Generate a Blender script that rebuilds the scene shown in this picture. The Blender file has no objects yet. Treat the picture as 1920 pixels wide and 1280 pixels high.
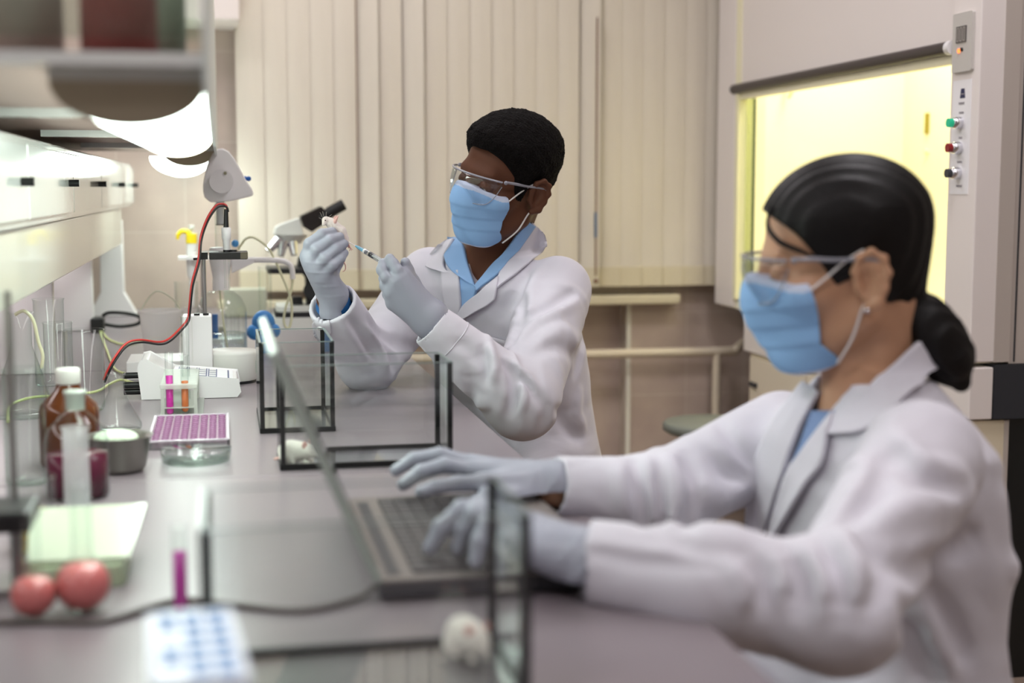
import bpy, math, random
import numpy as np
from mathutils import Vector, Matrix
random.seed(7); rng = np.random.default_rng(7)
S = bpy.context.scene
COL = S.collection
pi = math.pi
# ------------------------------------------------------------------ camera
F = 2667.0
PH = math.atan(288/F); TH = math.atan(545/F*math.cos(PH)); CZ = 1.18
_R = np.array([math.cos(TH), -math.sin(TH), 0.0])
_F = np.array([math.sin(TH)*math.cos(PH), math.cos(TH)*math.cos(PH), -math.sin(PH)])
_U = np.cross(_R, _F)
cd = bpy.data.cameras.new('camera'); cam = bpy.data.objects.new('camera', cd); COL.objects.link(cam)
cd.sensor_width = 36; cd.lens = 36*F/1920; cd.clip_start = .02
cam.location = (0, 0, CZ)
cam.rotation_euler = Matrix(((_R[0], _U[0], -_F[0]), (_R[1], _U[1], -_F[1]), (_R[2], _U[2], -_F[2]))).to_euler()
cd.dof.use_dof = True; cd.dof.focus_distance = 2.72; cd.dof.aperture_fstop = 2.6
S.camera = cam
def P(px, py, Y=None, z=None, X=None):
    r = _F + _R*(px-960)/F - _U*(py-640)/F
    t = Y/r[1] if Y is not None else ((z-CZ)/r[2] if z is not None else X/r[0])
    return np.array([0, 0, CZ]) + r*t
# ------------------------------------------------------------------ world, exposure
W = bpy.data.worlds.new('world'); S.world = W; W.use_nodes = True
W.node_tree.nodes['Background'].inputs[0].default_value = (.75, .8, .9, 1)
W.node_tree.nodes['Background'].inputs[1].default_value = .12
S.view_settings.view_transform = 'Standard'; S.view_settings.look = 'None'
S.view_settings.gamma = 1; S.view_settings.use_curve_mapping = False
S.view_settings.exposure = 0.06
S.cycles.transparent_max_bounces = 32; S.cycles.max_bounces = 10
S.cycles.sample_clamp_indirect = 4
def area(name, loc, rot, sx, sy, power, col):
    l = bpy.data.lights.new(name, 'AREA'); l.shape = 'RECTANGLE'; l.size = sx; l.size_y = sy
    l.energy = power; l.color = col
    o = bpy.data.objects.new(name, l); o.location = loc; o.rotation_euler = rot; COL.objects.link(o); return o
# light of the ceiling panels
for (x, y, e) in ((-.9, .2, 19), (1.3, .6, 8), (-.9, 2.6, 17), (1.25, 2.3, 15), (.2, 3.9, 14), (.9, -1.6, 11)):
    area('ceiling_light_lamp', (x, y, 2.84), (0, 0, 0), .58, .58, e, (.97, .94, 1))
# ------------------------------------------------------------------ materials
def lin(c):
    return tuple(((v/255)/12.92 if v/255 <= .04045 else ((v/255+.055)/1.055)**2.4) for v in c)
def setc(n, names, v):
    for k in names:
        if k in n.inputs: n.inputs[k].default_value = v; return
def mat(name, rgb, rough=.5, metal=0, spec=.5, noise=0, nscale=8, bump=0, bscale=60, emis=None, estr=0, trans=0, ior=1.45, sub=0, coat=0, stretch=None, bdist=.002, sheen=0):
    m = bpy.data.materials.new(name); m.use_nodes = True; nt = m.node_tree; b = nt.nodes['Principled BSDF']
    c = lin(rgb)
    b.inputs['Base Color'].default_value = (*c, 1); b.inputs['Roughness'].default_value = rough
    b.inputs['Metallic'].default_value = metal; b.inputs['Specular IOR Level'].default_value = spec
    b.inputs['IOR'].default_value = ior; b.inputs['Transmission Weight'].default_value = trans
    b.inputs['Subsurface Weight'].default_value = sub; b.inputs['Coat Weight'].default_value = coat
    b.inputs['Sheen Weight'].default_value = sheen
    if sub: b.inputs['Subsurface Radius'].default_value = (.6, .3, .2); b.inputs['Subsurface Scale'].default_value = .012
    if emis: b.inputs['Emission Color'].default_value = (*lin(emis), 1); b.inputs['Emission Strength'].default_value = estr
    tc = nt.nodes.new('ShaderNodeTexCoord'); src = tc.outputs['Object']
    if stretch:
        mp = nt.nodes.new('ShaderNodeMapping'); mp.inputs['Scale'].default_value = stretch
        nt.links.new(src, mp.inputs['Vector']); src = mp.outputs['Vector']
    if noise:
        n = nt.nodes.new('ShaderNodeTexNoise'); n.inputs['Scale'].default_value = nscale; n.inputs['Detail'].default_value = 4
        nt.links.new(src, n.inputs['Vector'])
        mx = nt.nodes.new('ShaderNodeMix'); mx.data_type = 'RGBA'
        mx.inputs[6].default_value = (*[v*(1-noise) for v in c], 1); mx.inputs[7].default_value = (*[min(1, v*(1+noise)) for v in c], 1)
        nt.links.new(n.outputs['Fac'], mx.inputs[0]); nt.links.new(mx.outputs[2], b.inputs['Base Color'])
    if bump:
        n = nt.nodes.new('ShaderNodeTexNoise'); n.inputs['Scale'].default_value = bscale; n.inputs['Detail'].default_value = 3
        nt.links.new(src, n.inputs['Vector'])
        bp = nt.nodes.new('ShaderNodeBump'); bp.inputs['Strength'].default_value = bump; bp.inputs['Distance'].default_value = bdist
        nt.links.new(n.outputs['Fac'], bp.inputs['Height']); nt.links.new(bp.outputs[0], b.inputs['Normal'])
    return m
def glassy(name, face=(.97, .985, .975), edge=(.62, .70, .68), refl=1.0, ior=1.45, rough=.03, blend=.24):
    """thin clear wall: transparent, darker where seen edge-on, with a mirror layer"""
    m = bpy.data.materials.new(name); m.use_nodes = True; nt = m.node_tree; nt.nodes.clear()
    o = nt.nodes.new('ShaderNodeOutputMaterial'); t = nt.nodes.new('ShaderNodeBsdfTransparent'); g = nt.nodes.new('ShaderNodeBsdfGlossy')
    g.inputs['Roughness'].default_value = rough; g.inputs['Color'].default_value = (refl, refl, refl, 1)
    lw = nt.nodes.new('ShaderNodeLayerWeight'); lw.inputs[0].default_value = blend
    mx = nt.nodes.new('ShaderNodeMix'); mx.data_type = 'RGBA'; mx.inputs[6].default_value = (*face, 1); mx.inputs[7].default_value = (*edge, 1)
    nt.links.new(lw.outputs['Facing'], mx.inputs[0]); nt.links.new(mx.outputs[2], t.inputs[0])
    lf = nt.nodes.new('ShaderNodeLayerWeight'); lf.inputs[0].default_value = .5
    pw = nt.nodes.new('ShaderNodeMath'); pw.operation = 'POWER'; pw.inputs[1].default_value = 5; nt.links.new(lf.outputs['Facing'], pw.inputs[0])
    ma = nt.nodes.new('ShaderNodeMath'); ma.operation = 'MULTIPLY_ADD'; ma.inputs[1].default_value = .7; ma.inputs[2].default_value = .035; nt.links.new(pw.outputs[0], ma.inputs[0])
    ms = nt.nodes.new('ShaderNodeMixShader'); nt.links.new(ma.outputs[0], ms.inputs[0])
    nt.links.new(t.outputs[0], ms.inputs[1]); nt.links.new(g.outputs[0], ms.inputs[2]); nt.links.new(ms.outputs[0], o.inputs[0])
    return m
def milky(name, rgb, op=.5, rough=.35):
    m = mat(name, rgb, rough); nt = m.node_tree; b = nt.nodes['Principled BSDF']; o = nt.nodes['Material Output']
    t = nt.nodes.new('ShaderNodeBsdfTransparent'); ms = nt.nodes.new('ShaderNodeMixShader'); ms.inputs[0].default_value = op
    tl = nt.nodes.new('ShaderNodeBsdfTranslucent'); tl.inputs[0].default_value = (*lin(rgb), 1); m2 = nt.nodes.new('ShaderNodeMixShader'); m2.inputs[0].default_value = .45
    nt.links.new(b.outputs[0], m2.inputs[1]); nt.links.new(tl.outputs[0], m2.inputs[2])
    nt.links.new(t.outputs[0], ms.inputs[1]); nt.links.new(m2.outputs[0], ms.inputs[2]); nt.links.new(ms.outputs[0], o.inputs[0]); return m
def folds(m, scale=9., dist=.02, strength=.6, distort=1.2):
    """soft cloth creases on top of a material's own weave"""
    nt = m.node_tree; b = nt.nodes['Principled BSDF']; tc = nt.nodes.new('ShaderNodeTexCoord')
    n = nt.nodes.new('ShaderNodeTexNoise'); n.inputs['Scale'].default_value = scale; n.inputs['Detail'].default_value = 2.5; n.inputs['Distortion'].default_value = distort
    nt.links.new(tc.outputs['Object'], n.inputs['Vector']); bp = nt.nodes.new('ShaderNodeBump'); bp.inputs['Strength'].default_value = strength; bp.inputs['Distance'].default_value = dist
    nt.links.new(n.outputs['Fac'], bp.inputs['Height'])
    if b.inputs['Normal'].links: nt.links.new(b.inputs['Normal'].links[0].from_socket, bp.inputs['Normal'])
    nt.links.new(bp.outputs[0], b.inputs['Normal']); return m
def emit(name, rgb, s):
    m = bpy.data.materials.new(name); m.use_nodes = True; nt = m.node_tree; nt.nodes.clear()
    o = nt.nodes.new('ShaderNodeOutputMaterial'); e = nt.nodes.new('ShaderNodeEmission')
    e.inputs[0].default_value = (*lin(rgb), 1); e.inputs[1].default_value = s; nt.links.new(e.outputs[0], o.inputs[0]); return m
def tilemat(name, rgb, grout, w, h, ox, oz, axis='x'):
    m = mat(name, rgb, rough=.35); nt = m.node_tree; b = nt.nodes['Principled BSDF']
    geo = nt.nodes.new('ShaderNodeNewGeometry'); sp = nt.nodes.new('ShaderNodeSeparateXYZ'); nt.links.new(geo.outputs['Position'], sp.inputs[0])
    cb = nt.nodes.new('ShaderNodeCombineXYZ')
    def off(s, d):
        a = nt.nodes.new('ShaderNodeMath'); a.operation = 'ADD'; a.inputs[1].default_value = d; nt.links.new(s, a.inputs[0]); return a.outputs[0]
    nt.links.new(off(sp.outputs['X' if axis == 'x' else 'Y'], ox), cb.inputs[0]); nt.links.new(off(sp.outputs['Z'], oz), cb.inputs[1])
    br = nt.nodes.new('ShaderNodeTexBrick'); br.offset = 0; br.squash = 1; br.inputs['Scale'].default_value = 1
    br.inputs['Brick Width'].default_value = w; br.inputs['Row Height'].default_value = h; br.inputs['Mortar Size'].default_value = .0025
    br.inputs['Mortar Smooth'].default_value = .3; br.inputs['Bias'].default_value = 0
    c = lin(rgb)
    br.inputs['Color1'].default_value = (*c, 1); br.inputs['Color2'].default_value = (c[0]*.93, c[1]*.90, c[2]*.90, 1); br.inputs['Mortar'].default_value = (*lin(grout), 1)
    nt.links.new(cb.outputs[0], br.inputs['Vector'])
    n = nt.nodes.new('ShaderNodeTexNoise'); n.inputs['Scale'].default_value = 7; n.inputs['Detail'].default_value = 6; nt.links.new(geo.outputs['Position'], n.inputs['Vector'])
    cr = nt.nodes.new('ShaderNodeValToRGB'); cr.color_ramp.elements[0].position = .3; cr.color_ramp.elements[0].color = (.88, .83, .82, 1)
    cr.color_ramp.elements[1].position = .7; cr.color_ramp.elements[1].color = (1.08, 1.04, 1, 1); nt.links.new(n.outputs['Fac'], cr.inputs[0])
    mx = nt.nodes.new('ShaderNodeMix'); mx.data_type = 'RGBA'; mx.blend_type = 'MULTIPLY'; mx.inputs[0].default_value = 1
    nt.links.new(br.outputs['Color'], mx.inputs[6]); nt.links.new(cr.outputs[0], mx.inputs[7]); nt.links.new(mx.outputs[2], b.inputs['Base Color'])
    return m
# ------------------------------------------------------------------ mesh building, all in world coordinates
class MB:
    def __init__(s): s.v = []; s.f = []; s.sm = []
    def add(s, v, f, smooth=False, M=None):
        n = len(s.v); v = [Vector(p) for p in v]
        if M is not None: v = [M @ p for p in v]
        s.v += [tuple(p) for p in v]; s.f += [tuple(i+n for i in q) for q in f]; s.sm += [smooth]*len(f); return s
    def box(s, x0, x1, y0, y1, z0, z1, M=None):
        v = [(x, y, z) for z in (z0, z1) for y in (y0, y1) for x in (x0, x1)]
        return s.add(v, [(0, 2, 3, 1), (4, 5, 7, 6), (0, 1, 5, 4), (2, 6, 7, 3), (0, 4, 6, 2), (1, 3, 7, 5)], False, M)
    def rbox(s, x0, x1, y0, y1, z0, z1, r, n=4, M=None):
        """box with corners rounded in plan"""
        pts = []
        for (cx, cy, a0) in ((x1-r, y1-r, 0), (x0+r, y1-r, 90), (x0+r, y0+r, 180), (x1-r, y0+r, 270)):
            for k in range(n+1):
                a = math.radians(a0+90*k/n); pts.append((cx+r*math.cos(a), cy+r*math.sin(a)))
        return s.prism(pts, z0, z1, M)
    def prism(s, pts, z0, z1, M=None, smooth=False):
        n = len(pts); v = [(*p, z0) for p in pts]+[(*p, z1) for p in pts]
        f = [tuple(range(n-1, -1, -1)), tuple(range(n, 2*n))]; s.add(v, f, False, M)
        return s.add(v, [(i, (i+1) % n, n+(i+1) % n, n+i) for i in range(n)], smooth, M)
    def lathe(s, prof, c=(0, 0, 0), n=32, M=None, cap=True, arc=2*pi, a0=0):
        v = []; m = len(prof); full = arc > 6.28; k = n if full else n+1
        for i in range(k):
            a = a0+arc*i/n
            for (r, z) in prof: v.append((c[0]+r*math.cos(a), c[1]+r*math.sin(a), c[2]+z))
        f = []
        for i in range(n):
            j = (i+1) % k
            for q in range(m-1): f.append((i*m+q, j*m+q, j*m+q+1, i*m+q+1))
        s.add(v, f, True, M)
        if cap and full:
            if prof[0][0] > 1e-5: s.add([v[i*m] for i in range(k)], [tuple(range(k-1, -1, -1))], False, M)
            if prof[-1][0] > 1e-5: s.add([v[i*m+m-1] for i in range(k)], [tuple(range(k))], False, M)
        return s
    def cyl(s, a, b, r, r2=None, n=20, cap=True):
        a = Vector(a); b = Vector(b); d = b-a; L = d.length; q = d.to_track_quat('Z', 'Y').to_matrix().to_4x4()
        return s.lathe([(r, 0), (r if r2 is None else r2, L)], n=n, M=Matrix.Translation(a) @ q, cap=cap)
    def tube(s, pts, r, n=10, sub=8, cap=True):
        pts = [np.array(p, float) for p in pts]
        if sub > 1 and len(pts) > 2:
            q = []
            for i in range(len(pts)-1):
                p0 = pts[max(i-1, 0)]; p1 = pts[i]; p2 = pts[i+1]; p3 = pts[min(i+2, len(pts)-1)]
                for k in range(sub):
                    t = k/sub; q.append(.5*((2*p1)+(p2-p0)*t+(2*p0-5*p1+4*p2-p3)*t*t+(3*p1-p0-3*p2+p3)*t**3))
            q.append(pts[-1]); pts = q
        rs = r if hasattr(r, '__len__') else [r]*len(pts)
        if len(rs) != len(pts): rs = np.interp(np.linspace(0, 1, len(pts)), np.linspace(0, 1, len(rs)), rs)
        v = []; up = None
        for i, p in enumerate(pts):
            d = pts[min(i+1, len(pts)-1)]-pts[max(i-1, 0)]; d = d/(np.linalg.norm(d)+1e-12)
            if up is None: up = np.array([0, 0, 1.]) if abs(d[2]) < .9 else np.array([1., 0, 0])
            x = np.cross(up, d); x /= np.linalg.norm(x)+1e-12; y = np.cross(d, x); up = y
            for k in range(n):
                a = 2*pi*k/n; v.append(tuple(p+rs[i]*(math.cos(a)*x+math.sin(a)*y)))
        m = len(pts); f = [(i*n+k, i*n+(k+1) % n, (i+1)*n+(k+1) % n, (i+1)*n+k) for i in range(m-1) for k in range(n)]
        s.add(v, f, True)
        if cap: s.add(v[:n], [tuple(range(n-1, -1, -1))]); s.add(v[-n:], [tuple(range(n))])
        return s
    def ball(s, c, r, n=16, M=None):
        rx, ry, rz = (r, r, r) if not hasattr(r, '__len__') else r
        v = []; 
        for i in range(n+1):
            t = pi*i/n
            for k in range(2*n):
                a = pi*k/n; v.append((c[0]+rx*math.sin(t)*math.cos(a), c[1]+ry*math.sin(t)*math.sin(a), c[2]+rz*math.cos(t)))
        m = 2*n
        return s.add(v, [(i*m+k, (i+1)*m+k, (i+1)*m+(k+1) % m, i*m+(k+1) % m) for i in range(n) for k in range(m)], True, M)
WL = {}
def wloc(o): return WL.get(o.name, np.zeros(3))
def obj(name, mb, m, parent=None, base=None, bevel=0):
    v = np.array(mb.v, float) if isinstance(mb, MB) else np.array(mb[0], float)
    if base is None:
        base = wloc(parent) if parent is not None else np.array([(v[:, 0].min()+v[:, 0].max())/2, (v[:, 1].min()+v[:, 1].max())/2, v[:, 2].min()])
    base = np.array(base, float)
    me = bpy.data.meshes.new(name); me.from_pydata((v-base).tolist(), [], mb.f if isinstance(mb, MB) else mb[1]); 
    if isinstance(mb, MB): me.polygons.foreach_set('use_smooth', mb.sm)
    else: me.polygons.foreach_set('use_smooth', [True]*len(me.polygons))
    me.validate(); me.update()
    if m: me.materials.append(m)
    o = bpy.data.objects.new(name, me); COL.objects.link(o)
    if parent is not None: o.parent = parent; o.location = base-wloc(parent)
    else: o.location = base
    WL[o.name] = base
    if bevel:
        b = o.modifiers.new('bevel', 'BEVEL'); b.width = bevel; b.segments = 2; b.limit_method = 'ANGLE'; b.angle_limit = .7
    return o
def tag(o, label, cat, group=None):
    o['label'] = label; o['category'] = cat
    if group: o['group'] = group
    return o
def thing(name, loc, label, cat, group=None):
    o = bpy.data.objects.new(name, None); COL.objects.link(o); o.location = loc; o.empty_display_size = .05
    WL[o.name] = np.array(loc, float); return tag(o, label, cat, group)
def struct(name, mb, m, bevel=0, parent=None):
    o = obj(name, mb, m, parent, bevel=bevel)
    if parent is None: o['kind'] = 'structure'
    return o
def copy_tree(o, parent=None, delta=(0, 0, 0)):
    c = o.copy(); COL.objects.link(c)
    if parent is not None: c.parent = parent
    else: c.location = Vector(o.location)+Vector(delta)
    WL[c.name] = wloc(o)+np.array(delta)
    for ch in list(o.children): copy_tree(ch, c, delta)
    return c
def RZ(a, c=(0, 0, 0)):
    c = Vector(c); return Matrix.Translation(c) @ Matrix.Rotation(a, 4, 'Z') @ Matrix.Translation(-c)
T = .78
def text(name, body, size, loc, rot, m, parent, ext=.0003):
    cu = bpy.data.curves.new(name, 'FONT'); cu.body = body; cu.size = size; cu.align_x = 'CENTER'; cu.extrude = ext
    o = bpy.data.objects.new(name, cu); COL.objects.link(o); cu.materials.append(m)
    bpy.context.view_layer.update(); me = bpy.data.meshes.new_from_object(o.evaluated_get(bpy.context.evaluated_depsgraph_get())); me.name = name
    bpy.data.objects.remove(o); o = bpy.data.objects.new(name, me); COL.objects.link(o)
    if not me.materials: me.materials.append(m)
    o.parent = parent; o.location = np.array(loc)-wloc(parent); o.rotation_euler = rot; WL[o.name] = np.array(loc); return o
# ================================================================== the room
M_tile = tilemat('wall_tile_pinkish_beige', (196, 183, 173), (205, 196, 186), .22, .299, .119+2.2, -.435+2.99)
M_tiley = tilemat('wall_tile_side', (196, 178, 168), (205, 196, 186), .22, .299, 3.3, -.435+2.99, 'y')
M_plaster = mat('plaster_pale', (176, 168, 160), .8, noise=.03)
M_ceil = mat('ceiling_white', (225, 222, 218), .85)
M_floor = mat('floor_vinyl', (150, 132, 118), .5, noise=.12, nscale=5)
M_sill = mat('sill_cream', (203, 193, 168), .45)
M_pipe = mat('pipe_cream_paint', (212, 199, 178), .4)
M_wood = mat('window_brown_wood', (120, 84, 58), .5, noise=.2)
struct('floor', MB().box(-2.6, 2.7, -2.6, 5.2, -.1, 0), M_floor)
struct('ceiling', MB().box(-2.6, 2.7, -2.6, 5.2, 2.88, 2.98), M_ceil)
struct('wall_left', MB().box(-2.6, -2.5, -2.6, 5.2, 0, 2.88), M_plaster)
struct('wall_right', MB().box(2.6, 2.7, -2.6, 5.2, 0, 2.88), M_plaster)
struct('wall_front', MB().box(-2.5, 2.6, -2.6, -2.5, 0, 2.88), M_plaster)
wx0, wx1, wz0 = .10, 1.66, .86       # window opening behind the blind
nx0, nx1 = -.02, 1.42                # niche under the sill
w = MB()
w.box(-2.5, nx0, 4.9, 5.2, 0, 2.88); w.box(wx1, 2.6, 4.9, 5.2, 0, 2.88)
w.box(nx1, wx1, 4.9, 5.2, 0, wz0-.005); w.box(nx0, nx1, 4.9, 5.2, .80, wz0); w.box(nx0, wx1, 4.9, 5.2, 2.45, 2.88); w.box(nx0, wx0, 4.9, 5.2, wz0, 2.45)
w.box(nx0, nx1, 5.0, 5.2, 0, wz0-.025)
struct('wall_back', w, M_tile)
struct('trim_1', MB().box(nx1-.006, nx1+.010, 4.893, 4.905, 0, .772), mat('tile_corner_strip', (226, 222, 212), .4))
wn = MB()
for x in (wx0, .45, .47, .88, 1.3, 1.74): wn.box(x, x+.035, 5.02, 5.08, wz0+.02, 2.45)
wn.box(wx0, wx1, 5.02, 5.08, wz0+.02, wz0+.08); wn.box(wx0, wx1, 5.02, 5.08, 2.38, 2.45)
win = struct('window_1', wn, M_wood)
struct('window_glass', MB().box(wx0, wx1, 5.09, 5.10, wz0+.02, 2.45), mat('window_dark_evening_pane', (92, 62, 44), .2), parent=win)
struct('trim_2', MB().box(nx0, 1.585, 4.80, 5.19, .772, .805), M_sill, bevel=.006)   # window sill
# ceiling light panels
M_panel = emit('ceiling_panel_glow', (255, 244, 236), 4.0)
for k, (x, y) in enumerate(((-.9, .2), (1.3, .6), (-.9, 2.6), (1.25, 2.3), (.2, 3.9), (.9, -1.6))):
    struct('trim_%d' % (3+k), MB().box(x-.3, x+.3, y-.3, y+.3, 2.862, 2.88), M_panel)
# ---- vertical blind
M_slat = mat('blind_fabric_cream', (212, 204, 190), .85, noise=.03, nscale=30, bump=.6, bscale=26, stretch=(1, 1, .22), bdist=.004)
M_slat2 = mat('blind_hem_cream', (205, 195, 170), .8, bump=.3, bscale=40)
bl = thing('vertical_blind', (.9, 4.82, .84), 'cream fabric vertical blind covering the window behind the man', 'blind')
obj('headrail', MB().box(.02, 1.75, 4.79, 4.86, 2.43, 2.47), mat('headrail_white', (220, 216, 210), .4), bl)
pitch = .0765; slat0 = None
angs = {}
for i in range(22):
    x = .098+pitch*i; a = math.radians(-4+random.uniform(-2, 2))
    gap = i in (5, 7, 15)
    if gap: a = math.radians(-24)
    if slat0 is None:
        pts = []; hw = .0445; n = 8
        f = [(-hw+2*hw*k/n, -.004*(1-(2*k/n-1)**2)) for k in range(n+1)]; b_ = [(u, v+.0012) for u, v in reversed(f)]
        mb = MB().prism(f+b_, .842, 2.43, smooth=False)
        mb.v = [(p[0]+x, p[1]+4.82, p[2]) for p in mb.v]
        slat0 = obj('slat', mb, M_slat, bl, base=(x, 4.82, .84))
        hm = MB().box(x-.0448, x+.0448, 4.815, 4.8225, .835, .905)
        obj('hem_pocket', hm, M_slat2, slat0, bevel=.002)
        sl = slat0
    else:
        sl = copy_tree(slat0, bl)
        sl.location.x = x-.9
    sl.rotation_euler.z = a
obj('bead_chain', MB().tube([(1.744, 4.80, 2.4), (1.744, 4.80, 1.0)], .0025, sub=1), M_pipe, bl)
obj('chain_weight', MB().cyl((1.744, 4.80, .93), (1.744, 4.80, 1.02), .011, .008), mat('weight_white', (222, 214, 200), .4), bl)
obj('wand', MB().tube([(.4475, 4.795, 2.4), (.4475, 4.795, .9)], .0018, sub=1), M_wood, bl)
p = P(1117, 527, Y=4.78)
obj('tilt_wand', MB().tube([p+(0, 0, .9), p+(0, 0, .02)], .003, sub=1).ball(p, .008, 8), mat('wand_brown', (110, 72, 50), .4), bl)
obj('wand_grip', MB().cyl(P(1117, 445, Y=4.775), P(1117, 398, Y=4.775), .005), mat('wand_blue_grip', (52, 84, 124), .4), bl)
# ---- heating pipe
q = MB(); zp = P(1200, 663, Y=4.8)[2]; xr = P(1347, 700, Y=4.8)[0]
q.tube([(.5, 4.82, zp), (.9, 4.82, zp-.002), (1.3, 4.82, zp), (xr+.03, 4.82, zp), (xr+.07, 4.82, zp+.006), (xr+.11, 4.835, zp+.03), (xr+.18, 4.84, zp+.05)], .0165, n=16)
hp = obj('heating_pipe', q, M_pipe); tag(hp, 'cream painted heating pipe running along tiled wall below the window', 'pipe')
obj('down_pipe', MB().cyl((xr, 4.82, 0.0), (xr, 4.82, zp), .015, n=16), M_pipe, hp)
for x in (.6, 1.2): obj('pipe_bracket', MB().box(x-.01, x+.01, 4.82, 4.998, zp-.01, zp+.01), M_pipe, hp)
# ---- wall box top left of blind
a = P(395, 12, Y=4.6); b = P(450, 38, Y=4.6)
obj_ = obj('wall_lamp_box', MB().box(a[0]-.12, b[0], 4.62, 4.9, b[2], b[2]+.35), mat('wall_box_white', (228, 220, 214), .5), bevel=.008)
tag(obj_, 'white box mounted high on wall left of the blind', 'wall box')
# ---- stools
M_steel = mat('brushed_steel', (170, 170, 168), .3, metal=1)
M_stool = mat('stool_grey_green', (118, 122, 116), .5)
def stool(cx, cy, zt, r, m, label, nm='round_stool', group=None):
    t = thing(nm, (cx, cy, 0), label, 'stool', group)
    obj('seat', MB().lathe([(0, zt-.035), (r*.9, zt-.035), (r, zt-.025), (r, zt-.008), (r*.95, zt), (0, zt)], (cx, cy, 0), 40), m, t)
    obj('column', MB().cyl((cx, cy, .09), (cx, cy, zt-.035), .02), M_steel, t)
    for k in range(5):
        a = 2*pi*k/5+.3; e = (cx+.24*math.cos(a), cy+.24*math.sin(a))
        lg = obj('leg', MB().tube([(cx, cy, .1), (*e, .055)], .014, sub=1), M_steel, t)
        obj('glide', MB().cyl((*e, 0), (*e, .055), .018), mat_black, lg)
    return t
mat_black = mat('black_plastic', (24, 24, 26), .4)
c = P(1335, 790, z=.47); stool(c[0], c[1], .47, .15, M_stool, 'round grey stool with pale steel legs standing empty near tiled wall')
# ================================================================== laboratory bench
M_top = mat('worktop_grey_laminate', (130, 120, 125), .30, spec=.5, noise=.02, nscale=40)
M_edge = mat('worktop_edge', (176, 172, 172), .45)
M_cab = mat('cabinet_white', (222, 219, 214), .4)
bench = thing('lab_bench', (-.28, 2.9, 0), 'long white laboratory bench with grey laminate worktop', 'lab bench')
EX = .433; WXL = -1.0
seams = [-.4, .75, 1.985, 3.22, 4.46, 4.88]
for y0, y1 in zip(seams[:-1], seams[1:]):
    obj('worktop', MB().box(WXL, EX, y0+.001, y1-.001, T-.03, T), M_top, bench, bevel=.0015)
    obj('cabinet_body', MB().box(WXL+.06, EX-.30, y0+.006, y1-.006, .10, T-.03), M_cab, bench)
    n = 2
    for k in range(n):
        a = y0+.01+(y1-y0-.02)*k/n; b = y0+.01+(y1-y0-.02)*(k+1)/n-.006
        dr = obj('door', MB().box(EX-.30, EX-.282, a, b, .12, T-.06), M_cab, bench, bevel=.002)
        obj('handle', MB().tube([(EX-.283, (a+b)/2-.05, .66), (EX-.25, (a+b)/2-.05, .66), (EX-.25, (a+b)/2+.05, .66), (EX-.283, (a+b)/2+.05, .66)], .005, sub=1), M_steel, dr)
obj('plinth', MB().box(WXL+.1, EX-.34, -.38, 4.86, 0, .10), mat_black, bench)
for y in (-.3, .75, 1.985, 3.22, 4.46): obj('leg', MB().box(EX-.07, EX-.03, y-.02, y+.02, 0, T-.03), M_cab, bench)
# ================================================================== reagent rack over the bench
M_gloss = mat('rack_white_gloss', (216, 219, 215), .12, coat=.5)
M_cream = mat('rack_cream_panel', (214, 214, 202), .15, coat=.4)
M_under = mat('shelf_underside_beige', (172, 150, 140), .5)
M_white = mat('white_plastic', (228, 226, 226), .35)
M_offw = mat('offwhite_plastic', (214, 214, 208), .4)
rack = thing('reagent_rack', (-.3, 2.9, T), 'white reagent rack over the bench with shelf, trunking and glossy doors', 'shelf rack')
XF = -.285
zt = P(259, 308, Y=4.8)[2]; zm = P(259, 386, Y=4.8)[2]; zb = P(165, 499, X=XF)[2]
obj('shelf_trunking', MB().box(XF-.30, XF, .25, 4.80, zm, zt), M_gloss, rack, bevel=.004)
obj('lower_panel', MB().box(XF-.28, XF-.012, .25, 4.45, zb, zm-.002), M_cream, rack, bevel=.003)
ys = [.26, .9, 1.55, 2.2, 2.85, 3.5, 4.15, 4.78]
M_blackk = mat('black_knob', (20, 22, 22), .3)
for i, (a, b) in enumerate(zip(ys[:-1], ys[1:])):
    d = obj('door', MB().box(XF, XF+.008, a+.004, b-.004, zm+.012, zt-.012), M_gloss, rack, bevel=.002)
    yk = b-.08
    k = obj('knob', MB().cyl((XF+.008, yk, (zt+zm)/2), (XF+.026, yk, (zt+zm)/2), .0065), M_blackk, d)
for y in (1.0, 2.1, 3.2, 4.15):
    obj('upright', MB().box(XF-.19, XF-.075, y-.015, y+.015, T, zb), M_white, rack, bevel=.003)
obj('added_fill_strip', MB().box(XF-.20, XF-.16, .5, 4.1, zb-.006, zb-.001), emit('added_fill_glow', (255, 246, 246), 7.0), rack)  # glowing strip added out of view under the panel to brighten the bench
# upper shelf
ZS = P(240, 120, Y=1.27)[2]; xs0 = -.62; xs1 = P(392, 200, Y=1.3)[0]
obj('upper_shelf', MB().box(xs0, xs1-.004, 1.26, 4.3, ZS, ZS+.006), M_under, rack, bevel=.002)
obj('shelf_fascia', MB().box(xs1-.004, xs1+.001, 1.24, 4.28, ZS-.03, ZS+.35), mat('fascia_frosted', (206, 214, 208), .3), rack)
obj('shelf_end_frame', MB().box(xs0, xs1, 1.245, 1.262, ZS-.003, ZS+.008), M_gloss, rack)
for y in (2.0, 2.75, 3.5): obj('underside_batten', MB().box(xs0+.3, xs1-.02, y-.02, y+.02, ZS-.012, ZS), M_gloss, rack)
for y in (1.6, 3.0, 4.2): obj('shelf_bracket', MB().box(XF-.17, XF-.12, y-.02, y+.02, zt, ZS), M_gloss, rack)
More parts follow.
